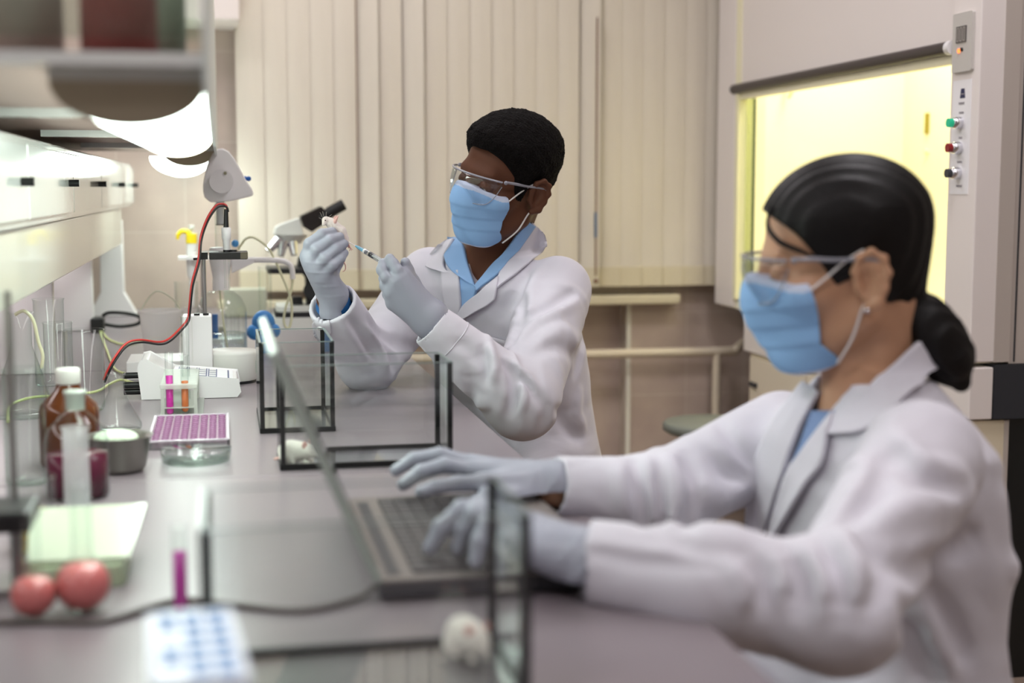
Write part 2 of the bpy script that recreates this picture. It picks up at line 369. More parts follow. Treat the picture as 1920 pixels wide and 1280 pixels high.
# lamp fixtures
M_tube = emit('lamp_diffuser_glow', (240, 255, 245), 13.0)
M_cap = mat('lamp_end_cap_beige', (176, 164, 142), .5)
def shelf_lamp(x0, x1, y0, y1, z1, dz, label):
    t = thing('shelf_lamp', ((x0+x1)/2, (y0+y1)/2, z1), label, 'lamp', 'lamps under the reagent shelf')
    cx = (x0+x1)/2; hw = (x1-x0)/2
    def prof(s): return [(cx+s*hw*math.cos(a), z1-s*dz*math.sin(a)) for a in np.linspace(0, pi, 25)]
    def ext(s, ya, yb, nm, m):
        p = prof(s); n = len(p); v = [(x, ya, z) for x, z in p]+[(x, yb, z) for x, z in p]
        mb = MB().add(v, [tuple(range(n)), tuple(range(2*n-1, n-1, -1))]); mb.add(v, [(i, n+i, n+(i+1) % n, (i+1) % n) for i in range(n)], True)
        return obj(nm, mb, m, t)
    ext(.97, y0+.015, y1-.015, 'diffuser', M_tube)
    ext(1.0, y0, y0+.015, 'end_cap', M_cap); ext(1.0, y1-.015, y1, 'end_cap', M_cap)
    obj('housing', MB().box(x0, x1, y0, y1, z1, z1+.012), M_gloss, t)
    return t
x0 = P(90, 160, Y=1.3)[0]; x1 = P(385, 160, Y=1.3)[0]; dz = ZS-.012-P(240, 235, Y=1.3)[2]
shelf_lamp(x0, x1, 1.3, 2.72, ZS-.012, dz, 'nearest round-bottomed glowing lamp under the reagent shelf')
shelf_lamp(x0, x1, 3.72, 4.22, ZS-.012, dz, 'farther round-bottomed glowing lamp under the reagent shelf, near the wall')
c = P(340, 297, Y=4.6)
obj('lamp_arm', MB().box(c[0]-.05, c[0]+.05, 4.5, 4.9, c[2]+.002, c[2]+.03), M_gloss, None)['label'] = 'x'
bpy.data.objects['lamp_arm'].name = 'wall_lamp'; wl = bpy.data.objects['wall_lamp']; WL['wall_lamp'] = WL.pop('lamp_arm')
tag(wl, 'low curved glowing lamp fixed to wall beyond the reagent rack', 'lamp')
mb = MB(); 
for y0_, y1_ in ((4.38, 4.52), (4.56, 4.72)):
    n = 17; p = [(c[0]+.085*math.cos(a), c[2]-.055*math.sin(a)) for a in np.linspace(0, pi, n)]
    v = [(x, y0_, z) for x, z in p]+[(x, y1_, z) for x, z in p]
    mb.add(v, [tuple(range(n)), tuple(range(2*n-1, n-1, -1))]); mb.add(v, [(i, n+i, n+(i+1) % n, (i+1) % n) for i in range(n)], True)
obj('diffuser', mb, M_tube, wl)
# white funnel-footed stand behind the rack (extraction arm)
c = P(213, 592, z=T); cx, cy = c[0], c[1]
t = MB(); hw = [(.075, T), (.07, T+.012), (.036, T+.075), (.034, T+.30)]
v = [];
for w_, z_ in hw: v += [(cx-w_, cy-.03, z_), (cx+w_, cy-.03, z_), (cx+w_, cy+.03, z_), (cx-w_, cy+.03, z_)]
f = [(3, 2, 1, 0), (12, 13, 14, 15)]+[(4*i+k, 4*i+(k+1) % 4, 4*i+4+(k+1) % 4, 4*i+4+k) for i in range(3) for k in range(4)]
t.add(v, f); fs = obj('funnel_stand', t, M_white, bevel=.004); fs and tag(fs, 'white upright stand with flared foot by tiled wall', 'stand')
# ================================================================== fume hood
M_hw = mat('hood_white_enamel', (232, 224, 220), .4)
M_hs = mat('hood_side_grey_beige', (186, 176, 168), .5)
M_hi = mat('hood_lining_cream_yellow', (244, 240, 214), .5)
M_hy = mat('hood_inner_edge_yellow', (238, 232, 200), .45)
M_dark = mat('hood_dark_slate', (46, 48, 54), .4)
hood = thing('fume_hood', (1.7, 3.9, 0), 'large white fume hood with raised sash and glowing yellow interior', 'fume hood')
HX = 1.70; y0, y1 = 3.012, 4.77; o0, o1 = 3.142, 4.60; zs = 1.518; zbt = .775
obj('front_post', MB().box(HX, HX+.10, y0, o0, zbt, 2.35), M_hw, hood, bevel=.003)
obj('front_post', MB().box(HX, HX+.10, o1, y1, zbt, 2.35), M_hw, hood, bevel=.003)
obj('inner_edge', MB().box(HX+.002, HX+.099, o1-.03, o1, zbt+.03, 2.3), M_hy, hood)
obj('side_panel', MB().box(HX+.10, 2.5, y0+.002, y0+.03, zbt-.005, 2.35), M_hs, hood)
obj('side_panel', MB().box(HX+.10, 2.5, y1-.03, y1, zbt-.005, 2.35), M_hs, hood)
obj('corner_strip', MB().box(HX+.06, HX+.10, y0-.003, y0+.01, zbt, 2.35), M_hs, hood)
for X in (1.812, 2.05): obj('side_seam', MB().box(X, X+.003, y0-.001, y0+.004, zbt, 2.35), M_dark, hood)
obj('roof_panel', MB().box(HX+.02, 2.5, y0+.03, y1-.03, 2.33, 2.35), M_hw, hood)
obj('lining', MB().box(2.34, 2.36, y0+.031, y1-.031, zbt+.02, 2.2).box(HX+.10, 2.34, y0+.031, y0+.12, zbt+.02, 2.2).box(HX+.10, 2.34, y1-.12, y1-.031, zbt+.02, 2.2).box(HX+.10, 2.34, y0+.12, y1-.12, 2.18, 2.2), M_hi, hood)
obj('sash_panel', MB().box(HX+.012, HX+.022, o0+.004, o1-.002, zs, 2.3), M_hw, hood)
sb = obj('sash_bar', MB().cyl((HX+.004, o0+.02, zs-.008), (HX+.004, o1+.02, zs-.008), .0165, n=24), mat('sash_bar_black', (58, 50, 50), .35), hood)
obj('bar_cap', MB().cyl((HX+.004, o0, zs-.008), (HX+.004, o0+.02, zs-.008), .0175), M_white, sb)
obj('sash_lip', MB().box(HX+.008, HX+.03, o0+.004, o1-.002, zs-.045, zs-.022), M_hy, hood)
M_hg = glassy('hood_side_glass', (.93, .95, .80), (.35, .42, .3))
gs = obj('side_glass', MB().box(HX+.03, HX+.036, o1-.10, o1-.032, zbt+.03, zs-.045), M_hg, hood)
obj('glass_edge', MB().box(HX+.028, HX+.037, o1-.103, o1-.099, zbt+.03, zs-.045), mat('glass_edge_green', (40, 62, 40), .3), gs)
q = P(1735, 240, X=2.33); obj('inner_slot', MB().box(2.33, 2.342, q[1]-.008, q[1]+.008, q[2]-.02, q[2]+.05), mat('slot_olive', (150, 135, 40), .5), hood)
q = P(1735, 284, X=2.33); obj('inner_knob', MB().cyl((2.325, q[1], q[2]), (2.342, q[1], q[2]), .008), M_hy, hood)
q = P(1425, 180, X=2.0); obj('inner_hook', MB().tube([(1.9, 4.64, q[2]), (1.9, 4.6, q[2]), (1.9, 4.59, q[2]-.02), (1.9, 4.62, q[2]-.04)], .006), M_hy, hood)
obj('worktop', MB().box(HX+.015, 2.5, y0+.02, y1-.02, zbt-.005, zbt+.022), M_hi, hood)
obj('lower_rail', MB().box(HX, HX+.06, y0-.004, 4.48, zbt-.135, zbt-.012), M_hw, hood, bevel=.003)
obj('slab', MB().box(HX+.062, 2.5, y0-.004, 4.48, zbt-.135, zbt-.006), M_dark, hood)
by1 = 4.44
obj('base_cabinet', MB().box(HX+.012, HX+.10, y0+.01, by1, .08, zbt-.14), mat('base_cabinet_cream', (226, 214, 188), .5), hood)
obj('base_trim', MB().box(HX+.10, HX+.112, y0+.008, by1, .08, zbt-.14), M_hs, hood)
obj('base_core', MB().box(HX+.112, 2.5, y0+.02, by1, .0, zbt-.14), M_blackk, hood)
obj('plinth', MB().box(HX+.03, HX+.11, y0+.02, by1-.02, 0, .08), M_dark, hood)
for k in range(3):
    a = y0+.02+k*(by1-y0-.03)/3; b = a+(by1-y0-.03)/3-.006
    d = obj('door', MB().box(HX+.002, HX+.012, a, b, .1, zbt-.15), mat('door_cream', (222, 210, 190), .5), hood, bevel=.002)
    obj('handle', MB().box(HX-.008, HX+.002, b-.07, b-.02, .53, .545), M_dark, d)
# controls on the near post
def ft(y, z, d=0): return (HX-d, y, z)
d = obj('display', MB().rbox(-.044, .044, -.068, .068, 0, .008, .005, M=Matrix.Translation((HX, 3.083, 1.516)) @ Matrix(((0, 0, -1, 0), (-1, 0, 0, 0), (0, 1, 0, 0), (0, 0, 0, 1)))), mat('display_grey', (196, 192, 186), .4), hood)
obj('screen', MB().box(HX-.010, HX-.008, 3.062, 3.108, 1.515, 1.553), mat('lcd_dark', (92, 88, 86), .25), d)
M_lcd = mat('lcd_digits', (176, 170, 162), .4)
mdig = MB()
for yy in (3.099, 3.085, 3.071):
    for (u0, u1, v0, v1) in ((-.004, .004, .014, .016), (-.004, .004, -.016, -.014), (-.0045, -.003, -.015, .015), (.003, .0045, -.015, .015)):
        mdig.box(HX-.0106, HX-.0098, yy+u0, yy+u1, 1.534+v0, 1.534+v1)
obj('digits', mdig, M_lcd, d)
obj('indicator_light', MB().cyl((HX-.011, 3.093, 1.497), (HX-.007, 3.093, 1.497), .005), emit('led_orange', (255, 120, 60), 3), d)
obj('indicator_light', MB().cyl((HX-.011, 3.080, 1.499), (HX-.007, 3.080, 1.499), .0045), M_blackk, d)
pl = obj('control_label', MB().box(HX-.0015, HX, 3.045, 3.128, 1.165, 1.43), mat('label_white', (240, 238, 240), .4), hood)
M_ink = mat('ink_blue_black', (44, 46, 84), .5); M_inkg = mat('ink_grey', (150, 145, 150), .5)
obj('logo', MB().add([(HX-.002, 3.094, 1.388), (HX-.002, 3.070, 1.388), (HX-.002, 3.074, 1.410), (HX-.002, 3.090, 1.410)], [(0, 1, 2, 3)]), M_ink, pl)
obj('logo_bar', MB().box(HX-.0026, HX-.002, 3.074, 3.091, 1.396, 1.3985), M_inkg, pl)
cap_ = MB()
for w_, z in ((.013, 1.374), (.010, 1.352), (.007, 1.294), (.011, 1.238), (.012, 1.182)):
    k = 0
    while k*.0036 < 2*w_-.002:
        cap_.box(HX-.0024, HX-.0015, 3.085+w_-k*.0036-.0028, 3.085+w_-k*.0036, z, z+(.0042 if k % 3 else .0052)); k += 1
obj('caption_marks', cap_, M_inkg, pl)
M_chr = mat('chrome', (220, 220, 225), .12, metal=1)
for z, nm, m in ((1.331, 'green_button', mat('button_green', (20, 150, 110), .2, emis=(30, 200, 150), estr=.35)), (1.273, 'red_button', mat('button_red', (140, 20, 26), .25)), (1.214, 'black_button', mat('button_black', (50, 52, 58), .25))):
    k = obj(nm, MB().cyl((HX-.020, 3.088, z), (HX-.034, 3.088, z), .0105), m, pl)
    obj('bezel', MB().lathe([(.0145, 0), (.0145, .012), (.012, .020), (.0105, .021)], M=Matrix.Translation((HX-.0015, 3.088, z)) @ Matrix.Rotation(-pi/2, 4, 'Y')), M_chr, k)
area('hood_lamp', (2.0, 3.9, 2.15), (0, 0, 0), .3, 1.1, 15, (1, .97, .74))
# ================================================================== glassware and instruments
G = glassy('clear_glass')
G2 = glassy('tank_glass', (.975, .985, .98), (.82, .88, .86), blend=.2)
G_thick = glassy('thick_glass_green', (.93, .97, .95), (.55, .68, .62))
def liquid(n, rgb, rough=.1, a=0): return mat(n, rgb, rough, trans=a, ior=1.33)
M_silicone = mat('black_silicone', (12, 12, 13), .45)
def tank(x0, x1, y0, y1, h, label):
    t = thing('glass_tank', ((x0+x1)/2, (y0+y1)/2, T), label, 'tank'); z0 = T+.001; g = .004; s = .0035
    obj('floor_pane', MB().box(x0+g, x1-g, y0+g, y1-g, z0+.002, z0+.005), G2, t)
    for a in ((x0, x1, y0, y0+g), (x0, x1, y1-g, y1), (x0, x0+g, y0+g, y1-g), (x1-g, x1, y0+g, y1-g)): obj('side_pane', MB().box(*a, z0, z0+h), G2, t)
    # silicone seams: uprights in the corners and a band at the foot
    for (x, y) in ((x0, y0), (x1-.008, y0), (x0, y1-.008), (x1-.008, y1-.008)):
        obj('corner_seam', MB().box(x+.0004, x+.0076, y+.0004, y+.0076, z0+.001, z0+h-.001 if y < y0+.01 else z0+h-.002), M_silicone, t)
    bs = MB(); e = -.0006; hh = .008
    bs.box(x0+e, x1-e, y0+e, y0+.005, z0, z0+hh).box(x0+e, x1-e, y1-.005, y1-e, z0, z0+hh).box(x0+e, x0+.005, y0, y1, z0, z0+hh).box(x1-.005, x1-e, y0, y1, z0, z0+hh)
    obj('bottom_seam', bs, M_silicone, t)
    rim = MB(); r = .0012
    rim.box(x0, x1, y0, y0+g, z0+h, z0+h+r).box(x0, x1, y1-g, y1, z0+h, z0+h+r).box(x0, x0+g, y0, y1, z0+h, z0+h+r).box(x1-g, x1, y0, y1, z0+h, z0+h+r)
    obj('ground_rim', rim, mat('ground_glass_edge', (110, 122, 120), .3), t)
    return t
tank(.054, .176, 2.33, 2.56, .148, 'narrow glass tank standing behind the laptop screen, nearest the man')
tank(.074, .322, 2.015, 2.145, .148, 'wide glass tank with a white mouse inside, behind the typing hands')
tank(-.022, .229, 1.050, 1.200, .148, 'blurred glass tank with a white mouse in the foreground')
# ---- mice in the tanks (SDF builder below in 20_people)
# ---- laptop
lp = thing('laptop', (.24, 1.54, T), 'open grey laptop in front of the woman, screen seen edge-on', 'laptop')
M_lap = mat('laptop_grey', (122, 114, 110), .4, metal=.3); M_key = mat('keycap_dark_grey', (64, 60, 60), .5); M_lapd = mat('laptop_dark_edge', (40, 42, 48), .4)
lx0, lx1, ly0, ly1 = .142, .375, 1.340, 1.715; zl = T+.004
obj('base', MB().rbox(lx0, lx1, ly0, ly1, zl, zl+.016, .008), M_lapd, lp)
obj('palm_deck', MB().rbox(lx0, lx1, ly0, ly1, zl+.016, zl+.0185, .008), M_lap, lp)
for x in (lx0+.02, lx1-.02):
    for y in (ly0+.03, ly1-.03): obj('rubber_foot', MB().cyl((x, y, T), (x, y, zl+.001), .008), M_black if 'M_black' in globals() else mat_black, lp)
kb = obj('keyboard', MB().box(lx0+.035, lx1-.095, ly0+.02, ly1-.02, zl+.0186, zl+.0190), mat('keyboard_well', (38, 36, 36), .5), lp)
k0 = None; nr, nc = 6, 16; kw = (lx1-.095-lx0-.035)/nr; kl = (ly1-ly0-.04)/nc
for r in range(nr):
    for c in range(nc):
        if k0 is None:
            k0 = obj('key', MB().box(lx0+.036, lx0+.036+kw-.002, ly0+.021, ly0+.021+kl-.002, zl+.019, zl+.0212), M_key, kb)
            continue
        k = k0.copy(); COL.objects.link(k); k.parent = kb; k.location = Vector(k0.location)+Vector((r*kw, c*kl, 0)); WL[k.name] = WL[k0.name]
obj('touchpad', MB().box(lx1-.08, lx1-.012, 1.48, 1.59, zl+.0186, zl+.0192), mat('touchpad_grey', (106, 100, 98), .35), lp)
obj('hinge_slot', MB().box(lx0+.010, lx0+.022, ly0+.02, ly1-.03, zl+.0186, zl+.0195), M_lapd, lp)
obj('usb_dongle', MB().box(.255, .275, ly0-.012, ly0+.002, zl+.004, zl+.012), mat('dongle_white', (230, 220, 214), .4), lp)
tp = np.array([P(497, 592, Y=1.715)[0], P(497, 592, Y=1.715)[2]]); hb = np.array([lx0+.004, zl+.016])
dv = tp-hb; L = np.linalg.norm(dv); dv /= L; nv = np.array([-dv[1], dv[0]])
def lidbox(u0, u1, v0, v1, a, b):
    q = [hb+dv*u0+nv*v0, hb+dv*u1+nv*v0, hb+dv*u1+nv*v1, hb+dv*u0+nv*v1]
    v = [(p[0], a, p[1]) for p in q]+[(p[0], b, p[1]) for p in q]
    return MB().add(v, [(0, 1, 2, 3), (7, 6, 5, 4), (0, 4, 5, 1), (1, 5, 6, 2), (2, 6, 7, 3), (3, 7, 4, 0)])
sc_ = obj('screen_lid', lidbox(0, L, 0, .009, ly0+.004, ly1-.002), mat('lid_silver_green', (158, 168, 160), .5), lp, bevel=.002)
obj('display', lidbox(.014, L-.008, -.0008, 0, ly0+.012, ly1-.010), mat('screen_dark', (50, 56, 58), .08), sc_)
cb = obj('charging_cable', MB().tube([(.146, 1.375, T+.012), (.12, 1.345, T+.005), (.063, 1.322, T+.0035), (-.006, 1.358, T+.0035), (-.052, 1.378, T+.0035), (-.112, 1.325, T+.0035), (-.16, 1.33, T+.0035), (-.30, 1.36, T+.0035), (-.5, 1.40, T+.0035)], .0032), mat('cord_grey', (92, 84, 82), .5))
tag(cb, 'dark cord running across the bench from the laptop', 'cable')
# ---- microplate
mp = thing('microplate', (-.06, 2.33, T), 'clear well plate filled with magenta liquid lying flat on the bench', 'well plate')
px0, px1, py0, py1 = -.120, .004, 2.215, 2.475; 
Mp = Matrix.Identity(4)
obj('tray', MB().box(px0, px1, py0, py1, T+.0005, T+.003).box(px0, px1, py0, py0+.002, T, T+.013).box(px0, px1, py1-.002, py1, T, T+.013).box(px0, px0+.002, py0, py1, T, T+.013).box(px1-.002, px1, py0, py1, T, T+.013), G, mp)
obj('rim', MB().box(px0+.002, px1-.002, py0+.001, py0+.005, T+.0125, T+.0145).box(px0+.002, px1-.002, py1-.005, py1-.001, T+.0125, T+.0145).box(px0, px0+.004, py0, py1, T+.0125, T+.0145).box(px1-.004, px1, py0, py1, T+.0125, T+.0145), mat('plate_rim_clear', (214, 206, 216), .15), mp)
obj('deck', MB().box(px0+.004, px1-.004, py0+.005, py1-.005, T+.0105, T+.0112), milky('plate_deck_pinkish', (226, 200, 216), .6), mp)
w0 = None; ws = None
M_mag = mat('liquid_magenta_dark', (96, 18, 66), .12, spec=.6); M_mag2 = mat('well_wall_mauve', (158, 112, 150), .2)
for i in range(8):
    for j in range(12):
        x = px0+.0115+(px1-px0-.023)*i/7; y = py0+.013+(py1-py0-.026)*j/11
        if w0 is None:
            w0 = obj('well', MB().lathe([(.0056, .0084), (.0056, .0096), (0, .0096)], (x, y, T+.003), 16, cap=False), M_mag, mp); x00, y00 = x, y
            obj('well_rim', MB().lathe([(.0054, .0096), (.0056, .0104), (.0062, .0102), (.0064, .0090)], (x, y, T+.003), 16, cap=False), M_mag2, w0); continue
        w_ = w0.copy(); COL.objects.link(w_); w_.parent = mp; w_.location = Vector(w0.location)+Vector((x-x00, y-y00, 0)); WL[w_.name] = WL[w0.name]
        r_ = w0.children[0].copy(); COL.objects.link(r_); r_.parent = w_; WL[r_.name] = WL[w0.name]
# ---- petri dish
c = (-.045, 2.115, T+.0005)
pd = obj('petri_dish', MB().lathe([(0, 0), (.0475, 0), (.049, .001), (.0495, .016), (.048, .016), (.0475, .002), (0, .002)], c, 48, cap=False).lathe([(.051, .006), (.051, .0185), (0, .0185)], c, 48, cap=False), G); tag(pd, 'shallow clear petri dish lying in front of the magenta well plate', 'petri dish')
# ---- test tube rack
x0, x1, ya, yb = -.112, -.048, 2.515, 2.73
rk = thing('test_tube_rack', ((x0+x1)/2, (ya+yb)/2, T), 'translucent white plastic test tube rack behind the well plate', 'rack')
M_rk = milky('rack_translucent_white', (232, 238, 230), .7)
def plate_holes(z0, z1): return MB().box(x0, x1, ya, yb, z0, z1)
obj('top_plate', plate_holes(T+.052, T+.061), M_rk, rk, bevel=.002); obj('middle_plate', MB().box(x0+.004, x1-.004, ya+.004, yb-.004, T+.018, T+.020), M_rk, rk)
obj('base_plate', MB().box(x0-.002, x1+.008, ya-.002, yb+.004, T, T+.005), M_rk, rk)
for (x, y) in ((x0+.004, ya+.004), (x1-.004, ya+.004), (x0+.004, yb-.004), (x1-.004, yb-.004)): obj('post', MB().box(x-.003, x+.003, y-.003, y+.003, T+.005, T+.052), M_rk, rk)
hm = MB()
for i in range(4):
    for j in range(7): hm.lathe([(.0045, .0006), (.0056, .0006)], (x0+.008+(x1-x0-.016)*i/3, ya+.01+(yb-ya-.02)*j/6, T+.061), 12, cap=False)
obj('hole_rings', hm, mat('hole_shadow_line', (176, 182, 176), .5), rk)
M_pink = liquid('liquid_hot_pink', (214, 60, 170), .15); M_orange = liquid('liquid_orange', (214, 120, 70), .2)
def test_tube(x, y, z0, L, r, m, f0, f1, label, glass=None, group=None):
    t = thing('test_tube', (x, y, z0), label, 'test tube', group)
    pr_ = [(0, 0)]+[(r*math.sin(a), r-r*math.cos(a)) for a in np.linspace(.2, pi/2, 8)]+[(r, L-.002), (r*1.18, L), (r*.95, L)]
    obj('glass_wall', MB().lathe(pr_, (x, y, z0), 24, cap=False), glass or G, t)
    if m:
        q = r*.86; pr2 = [(0, .001+f0)]+[(q*math.sin(a), f0+.001+q-q*math.cos(a)) for a in np.linspace(.2, pi/2, 6)]+[(q, f1), (0, f1)]
        obj('liquid', MB().lathe(pr2, (x, y, z0), 24, cap=False), m, t)
    return t
zt0 = T+.0205
test_tube(x0+.016, ya+.012, T+.005, .112, .0070, M_pink, 0, .070, 'upright test tube of hot pink liquid at the left of the rack')
test_tube(x1-.022, ya+.012, T+.005, .105, .0068, M_orange, .004, .060, 'test tube of orange liquid at the right of the rack')
test_tube(x1-.022, ya+.10, T+.005, .165, .0072, None, 0, 0, 'tallest empty test tube standing in the rack')
# ---- benchtop meter with keypad
mt = thing('benchtop_meter', (-.07, 2.76, T), 'white wedge-shaped benchtop meter with keypad, behind the test tube rack', 'meter')
ax0, ax1, ay0, ay1 = -.160, .026, 2.752, 2.90
pr_ = [(ax0+.006, T+.004), (ax1-.006, T+.004), (ax1, T+.012), (ax1-.004, T+.034), (ax0+.062, T+.046), (ax0+.014, T+.075), (ax0+.004, T+.073), (ax0, T+.06)]
n = len(pr_); v = [(x, ay0, z) for x, z in pr_]+[(x, ay1, z) for x, z in pr_]
obj('body', MB().add(v, [tuple(range(n-1, -1, -1)), tuple(range(n, 2*n))]+[(i, (i+1) % n, n+(i+1) % n, n+i)[::-1] for i in range(n)][0:0]+[(i, n+i, n+(i+1) % n, (i+1) % n) for i in range(n)]), M_white, mt, bevel=.003)
obj('rubber_base', MB().box(ax0+.008, ax1-.008, ay0+.004, ay1-.004, T, T+.005), mat_black, mt)
sl = (.034-.046)/((ax1-.004)-(ax0+.062))
def onslope(x): return T+.046+sl*(x-(ax0+.062))
def slab(xa, xb, ya_, yb_, e, nm, m, par):
    v = [(xa, ya_, onslope(xa)+e), (xb, ya_, onslope(xb)+e), (xb, yb_, onslope(xb)+e), (xa, yb_, onslope(xa)+e)]; v += [(p[0], p[1], p[2]-.002) for p in v]
    return obj(nm, MB().add(v, [(0, 1, 2, 3), (7, 6, 5, 4), (0, 4, 5, 1), (1, 5, 6, 2), (2, 6, 7, 3), (3, 7, 4, 0)]), m, par)
kp = slab(ax0+.066, ax1-.012, ay0+.01, ay1-.015, .0012, 'keypad', mat('keypad_white', (238, 238, 242), .4), mt)
M_navy = mat('key_outline_navy', (70, 80, 120), .5)
kk = None
for i in range(4):
    for j in range(4):
        xa = ax0+.070+i*.019; yj = ay0+.016+j*.030
        slab(xa, xa+.017, yj, yj+.026, .0018, 'key', M_navy if False else mat_k if 'mat_k' in globals() else None, kp) if False else None
        kf = slab(xa, xa+.017, yj, yj+.026, .0016, 'key', M_navy, kp); slab(xa+.002, xa+.015, yj+.003, yj+.023, .0022, 'key_face', M_white, kf)
slab(ax1-.022, ax1-.019, ay0+.014, ay1-.02, .0018, 'blue_stripe', M_navy, kp)
obj('display', MB().box(ax0+.018, ax0+.020, ay0+.02, ay1-.02, T+.05, T+.06), M_navy, mt)
for z, y in ((T+.045, 2.775), (T+.027, 2.77), (T+.024, 2.80), (T+.014, 2.775)):
    obj('plug', MB().cyl((ax0-.03, y, z), (ax0+.002, y, z), .006), M_blackk, mt)
# ---- stirrer with round foot, square column, electrode rod and clamp
st = thing('magnetic_stirrer', (0, 3.0, T), 'white magnetic stirrer with square column and round foot, right of the meter', 'stirrer')
cc = (.012, 2.985)
rb = P(395, 690, Y=2.985); rr = .054
obj('round_base', MB().lathe([(rr*.93, .004), (rr, .01), (rr, .060), (rr*.97, .066), (0, .066)], (*cc, T), 48), M_offw, st)
obj('rubber_ring', MB().lathe([(rr*.95, 0), (rr*.95, .006)], (*cc, T), 40), mat_black, st)
obj('base_badge', MB().box(cc[0]+rr-.012, cc[0]+rr+.0006, cc[1]-.02, cc[1]-.012, T+.02, T+.045), mat('badge_green', (110, 150, 120), .5), st)
ca = P(343, 660, Y=2.93); cb_ = P(395, 592, Y=2.93); zc = cb_[2]
obj('column', MB().box(ca[0], cb_[0]+.002, 2.93, 2.99, T, zc), M_white, st, bevel=.002)
obj('column_gap', MB().box(ca[0]+.0185, ca[0]+.0195, 2.9295, 2.931, T+.05, zc-.004), M_offw, st)
for px in (341+28, 386): obj('socket', MB().cyl((P(px, 592, Y=2.95)[0], 2.95, zc), (P(px, 592, Y=2.95)[0], 2.95, zc+.004), .006), mat_black, st)
rx = P(384, 560, Y=2.96)[0]; zr = P(384, 484, Y=2.96)[2]
obj('rod', MB().cyl((rx, 2.96, zc), (rx, 2.96, zr+.012), .004), M_steel, st)
eh = thing('electrode_holder', (rx, 2.96, zr), 'black electrode holder arm clamped to the steel rod', 'clamp')
xa = P(392, 480, Y=2.93)[0]; xb = P(464, 480, Y=2.93)[0]
obj('arm', MB().box(xa, xb, 2.915, 2.965, zr-.001, zr+.014), mat('holder_black', (34, 33, 32), .3), eh, bevel=.002)
obj('arm_side', MB().box(xb-.014, xb+.0005, 2.914, 2.966, zr+.0005, zr+.0135), mat('holder_olive', (96, 88, 72), .4), eh)
obj('upper_plate', MB().add([(P(358, 472, Y=2.94)[0], 2.93, zr+.016), (xa+.004, 2.945, zr+.014), (xb, 2.94, zr+.0145), (xb, 2.965, zr+.0145), (xa, 2.97, zr+.0145)], [(0, 1, 2, 3, 4)]), mat_black, eh)
obj('clamp_block', MB().box(rx-.008, rx+.008, 2.95, 2.972, zr-.002, zr+.012), mat_black, eh)
obj('clamp_lever', MB().tube([(rx-.020, 2.95, zr-.001), (rx, 2.96, zr), (rx+.004, 2.96, zr)], .0025, sub=1), mat_black, eh)
for px in (425, 438): obj('screw', MB().cyl((P(px, 478, Y=2.93)[0], 2.93, zr+.014), (P(px, 478, Y=2.93)[0], 2.93, zr+.018), .007), mat_black, eh)
e0 = P(425, 472, Y=2.93); el = thing('electrode', (e0[0], 2.93, zr), 'white electrode hanging in the black clamp, wired red and black', 'electrode')
ez = lambda py: P(425, py, Y=2.93)[2]
obj('sleeve', MB().lathe([(.0055, 0), (.0075, ez(447)-zr-.002), (.0095, ez(446)-zr), (.0095, ez(427)-zr), (.006, ez(426)-zr)], (e0[0], 2.93, zr), 24), M_white, el)
obj('glass_shaft', MB().cyl((e0[0]-.004, 2.93, ez(540)), (e0[0]-.004, 2.93, zr), .0022).cyl((e0[0]+.004, 2.93, ez(540)), (e0[0]+.004, 2.93, zr), .0022), G, el)
obj('plug', MB().cyl((e0[0], 2.93, ez(427)), (e0[0]+.0008, 2.93, ez(392)), .0055, .004), mat_black, el)
M_red = mat('wire_red', (186, 56, 52), .4)
pth = [(426, 393, 2.93), (424, 385, 2.93), (416, 382, 2.93), (404, 386, 2.92), (388, 410, 2.90), (376, 445, 2.88), (372, 485, 2.87), (360, 530, 2.86), (355, 575, 2.86), (352, 597, 2.86), (340, 613, 2.84), (318, 634, 2.80), (298, 641, 2.78), (262, 637, 2.74), (235, 645, 2.72), (210, 678, 2.70), (194, 712, 2.70)]
w3 = [P(a, b, Y=c) for a, b, c in pth]
wr = obj('electrode_wire', MB().tube(w3, .0022), M_red, el); obj('black_strand', MB().tube([p+(.002, -.002, -.0045) for p in w3], .0020), mat_black, wr)
# ---- reagent bottle with bottle-top burette
M_wat = glassy('water_clear', (.90, .94, .95), (.62, .70, .74), ior=1.33)
c = P(427, 655, z=T); cx, cy = .0075, 3.45
def bz(py): return P(427, py, Y=cy)[2]
def br(px): return abs(P(px, 600, Y=cy)[0]-P(416, 600, Y=cy)[0])
cx = P(416, 600, Y=cy)[0]
bt = thing('reagent_bottle', (cx, cy, T), 'clear round reagent bottle carrying the white dispenser, behind the stirrer', 'bottle')
rB = br(463); hS = bz(575)-T
bp = [(0, .001), (rB*.9, .0005), (rB, .008), (rB, hS-.01), (rB*.97, hS), (rB*.80, hS+.022), (rB*.5, hS+.038), (br(429), bz(545)-T), (br(429), bz(538)-T)]
obj('glass_wall', MB().lathe(bp, (cx, cy, T), 48, cap=False), G, bt)
obj('water', MB().lathe([(0, .004), (rB*.94, .004), (rB*.94, bz(624)-T), (0, bz(624)-T)], (cx, cy, T), 40, cap=False), M_wat, bt)
bd = thing('bottle_dispenser', (cx, cy, bz(545)), 'white bottle-top burette with round knob and curved outlet arm', 'dispenser')
zA = bz(543)
prof = [(br(432), 0), (br(432), bz(524)-zA), (br(431), bz(523)-zA), (br(434), bz(505)-zA), (br(437), bz(490)-zA), (br(437), bz(467)-zA), (br(435), bz(464)-zA), (br(424), bz(463)-zA)]
obj('screw_collar', MB().lathe(prof, (cx, cy, zA), 40), M_white, bd)
xcol = P(414, 430, Y=cy)[0]
obj('glass_cylinder', MB().cyl((xcol, cy, bz(470)), (xcol, cy, bz(376)), br(427)), G, bd)
obj('piston', MB().cyl((xcol, cy, bz(420)), (xcol, cy, bz(376)), br(424)), mat('piston_grey', (206, 206, 208), .3), bd)
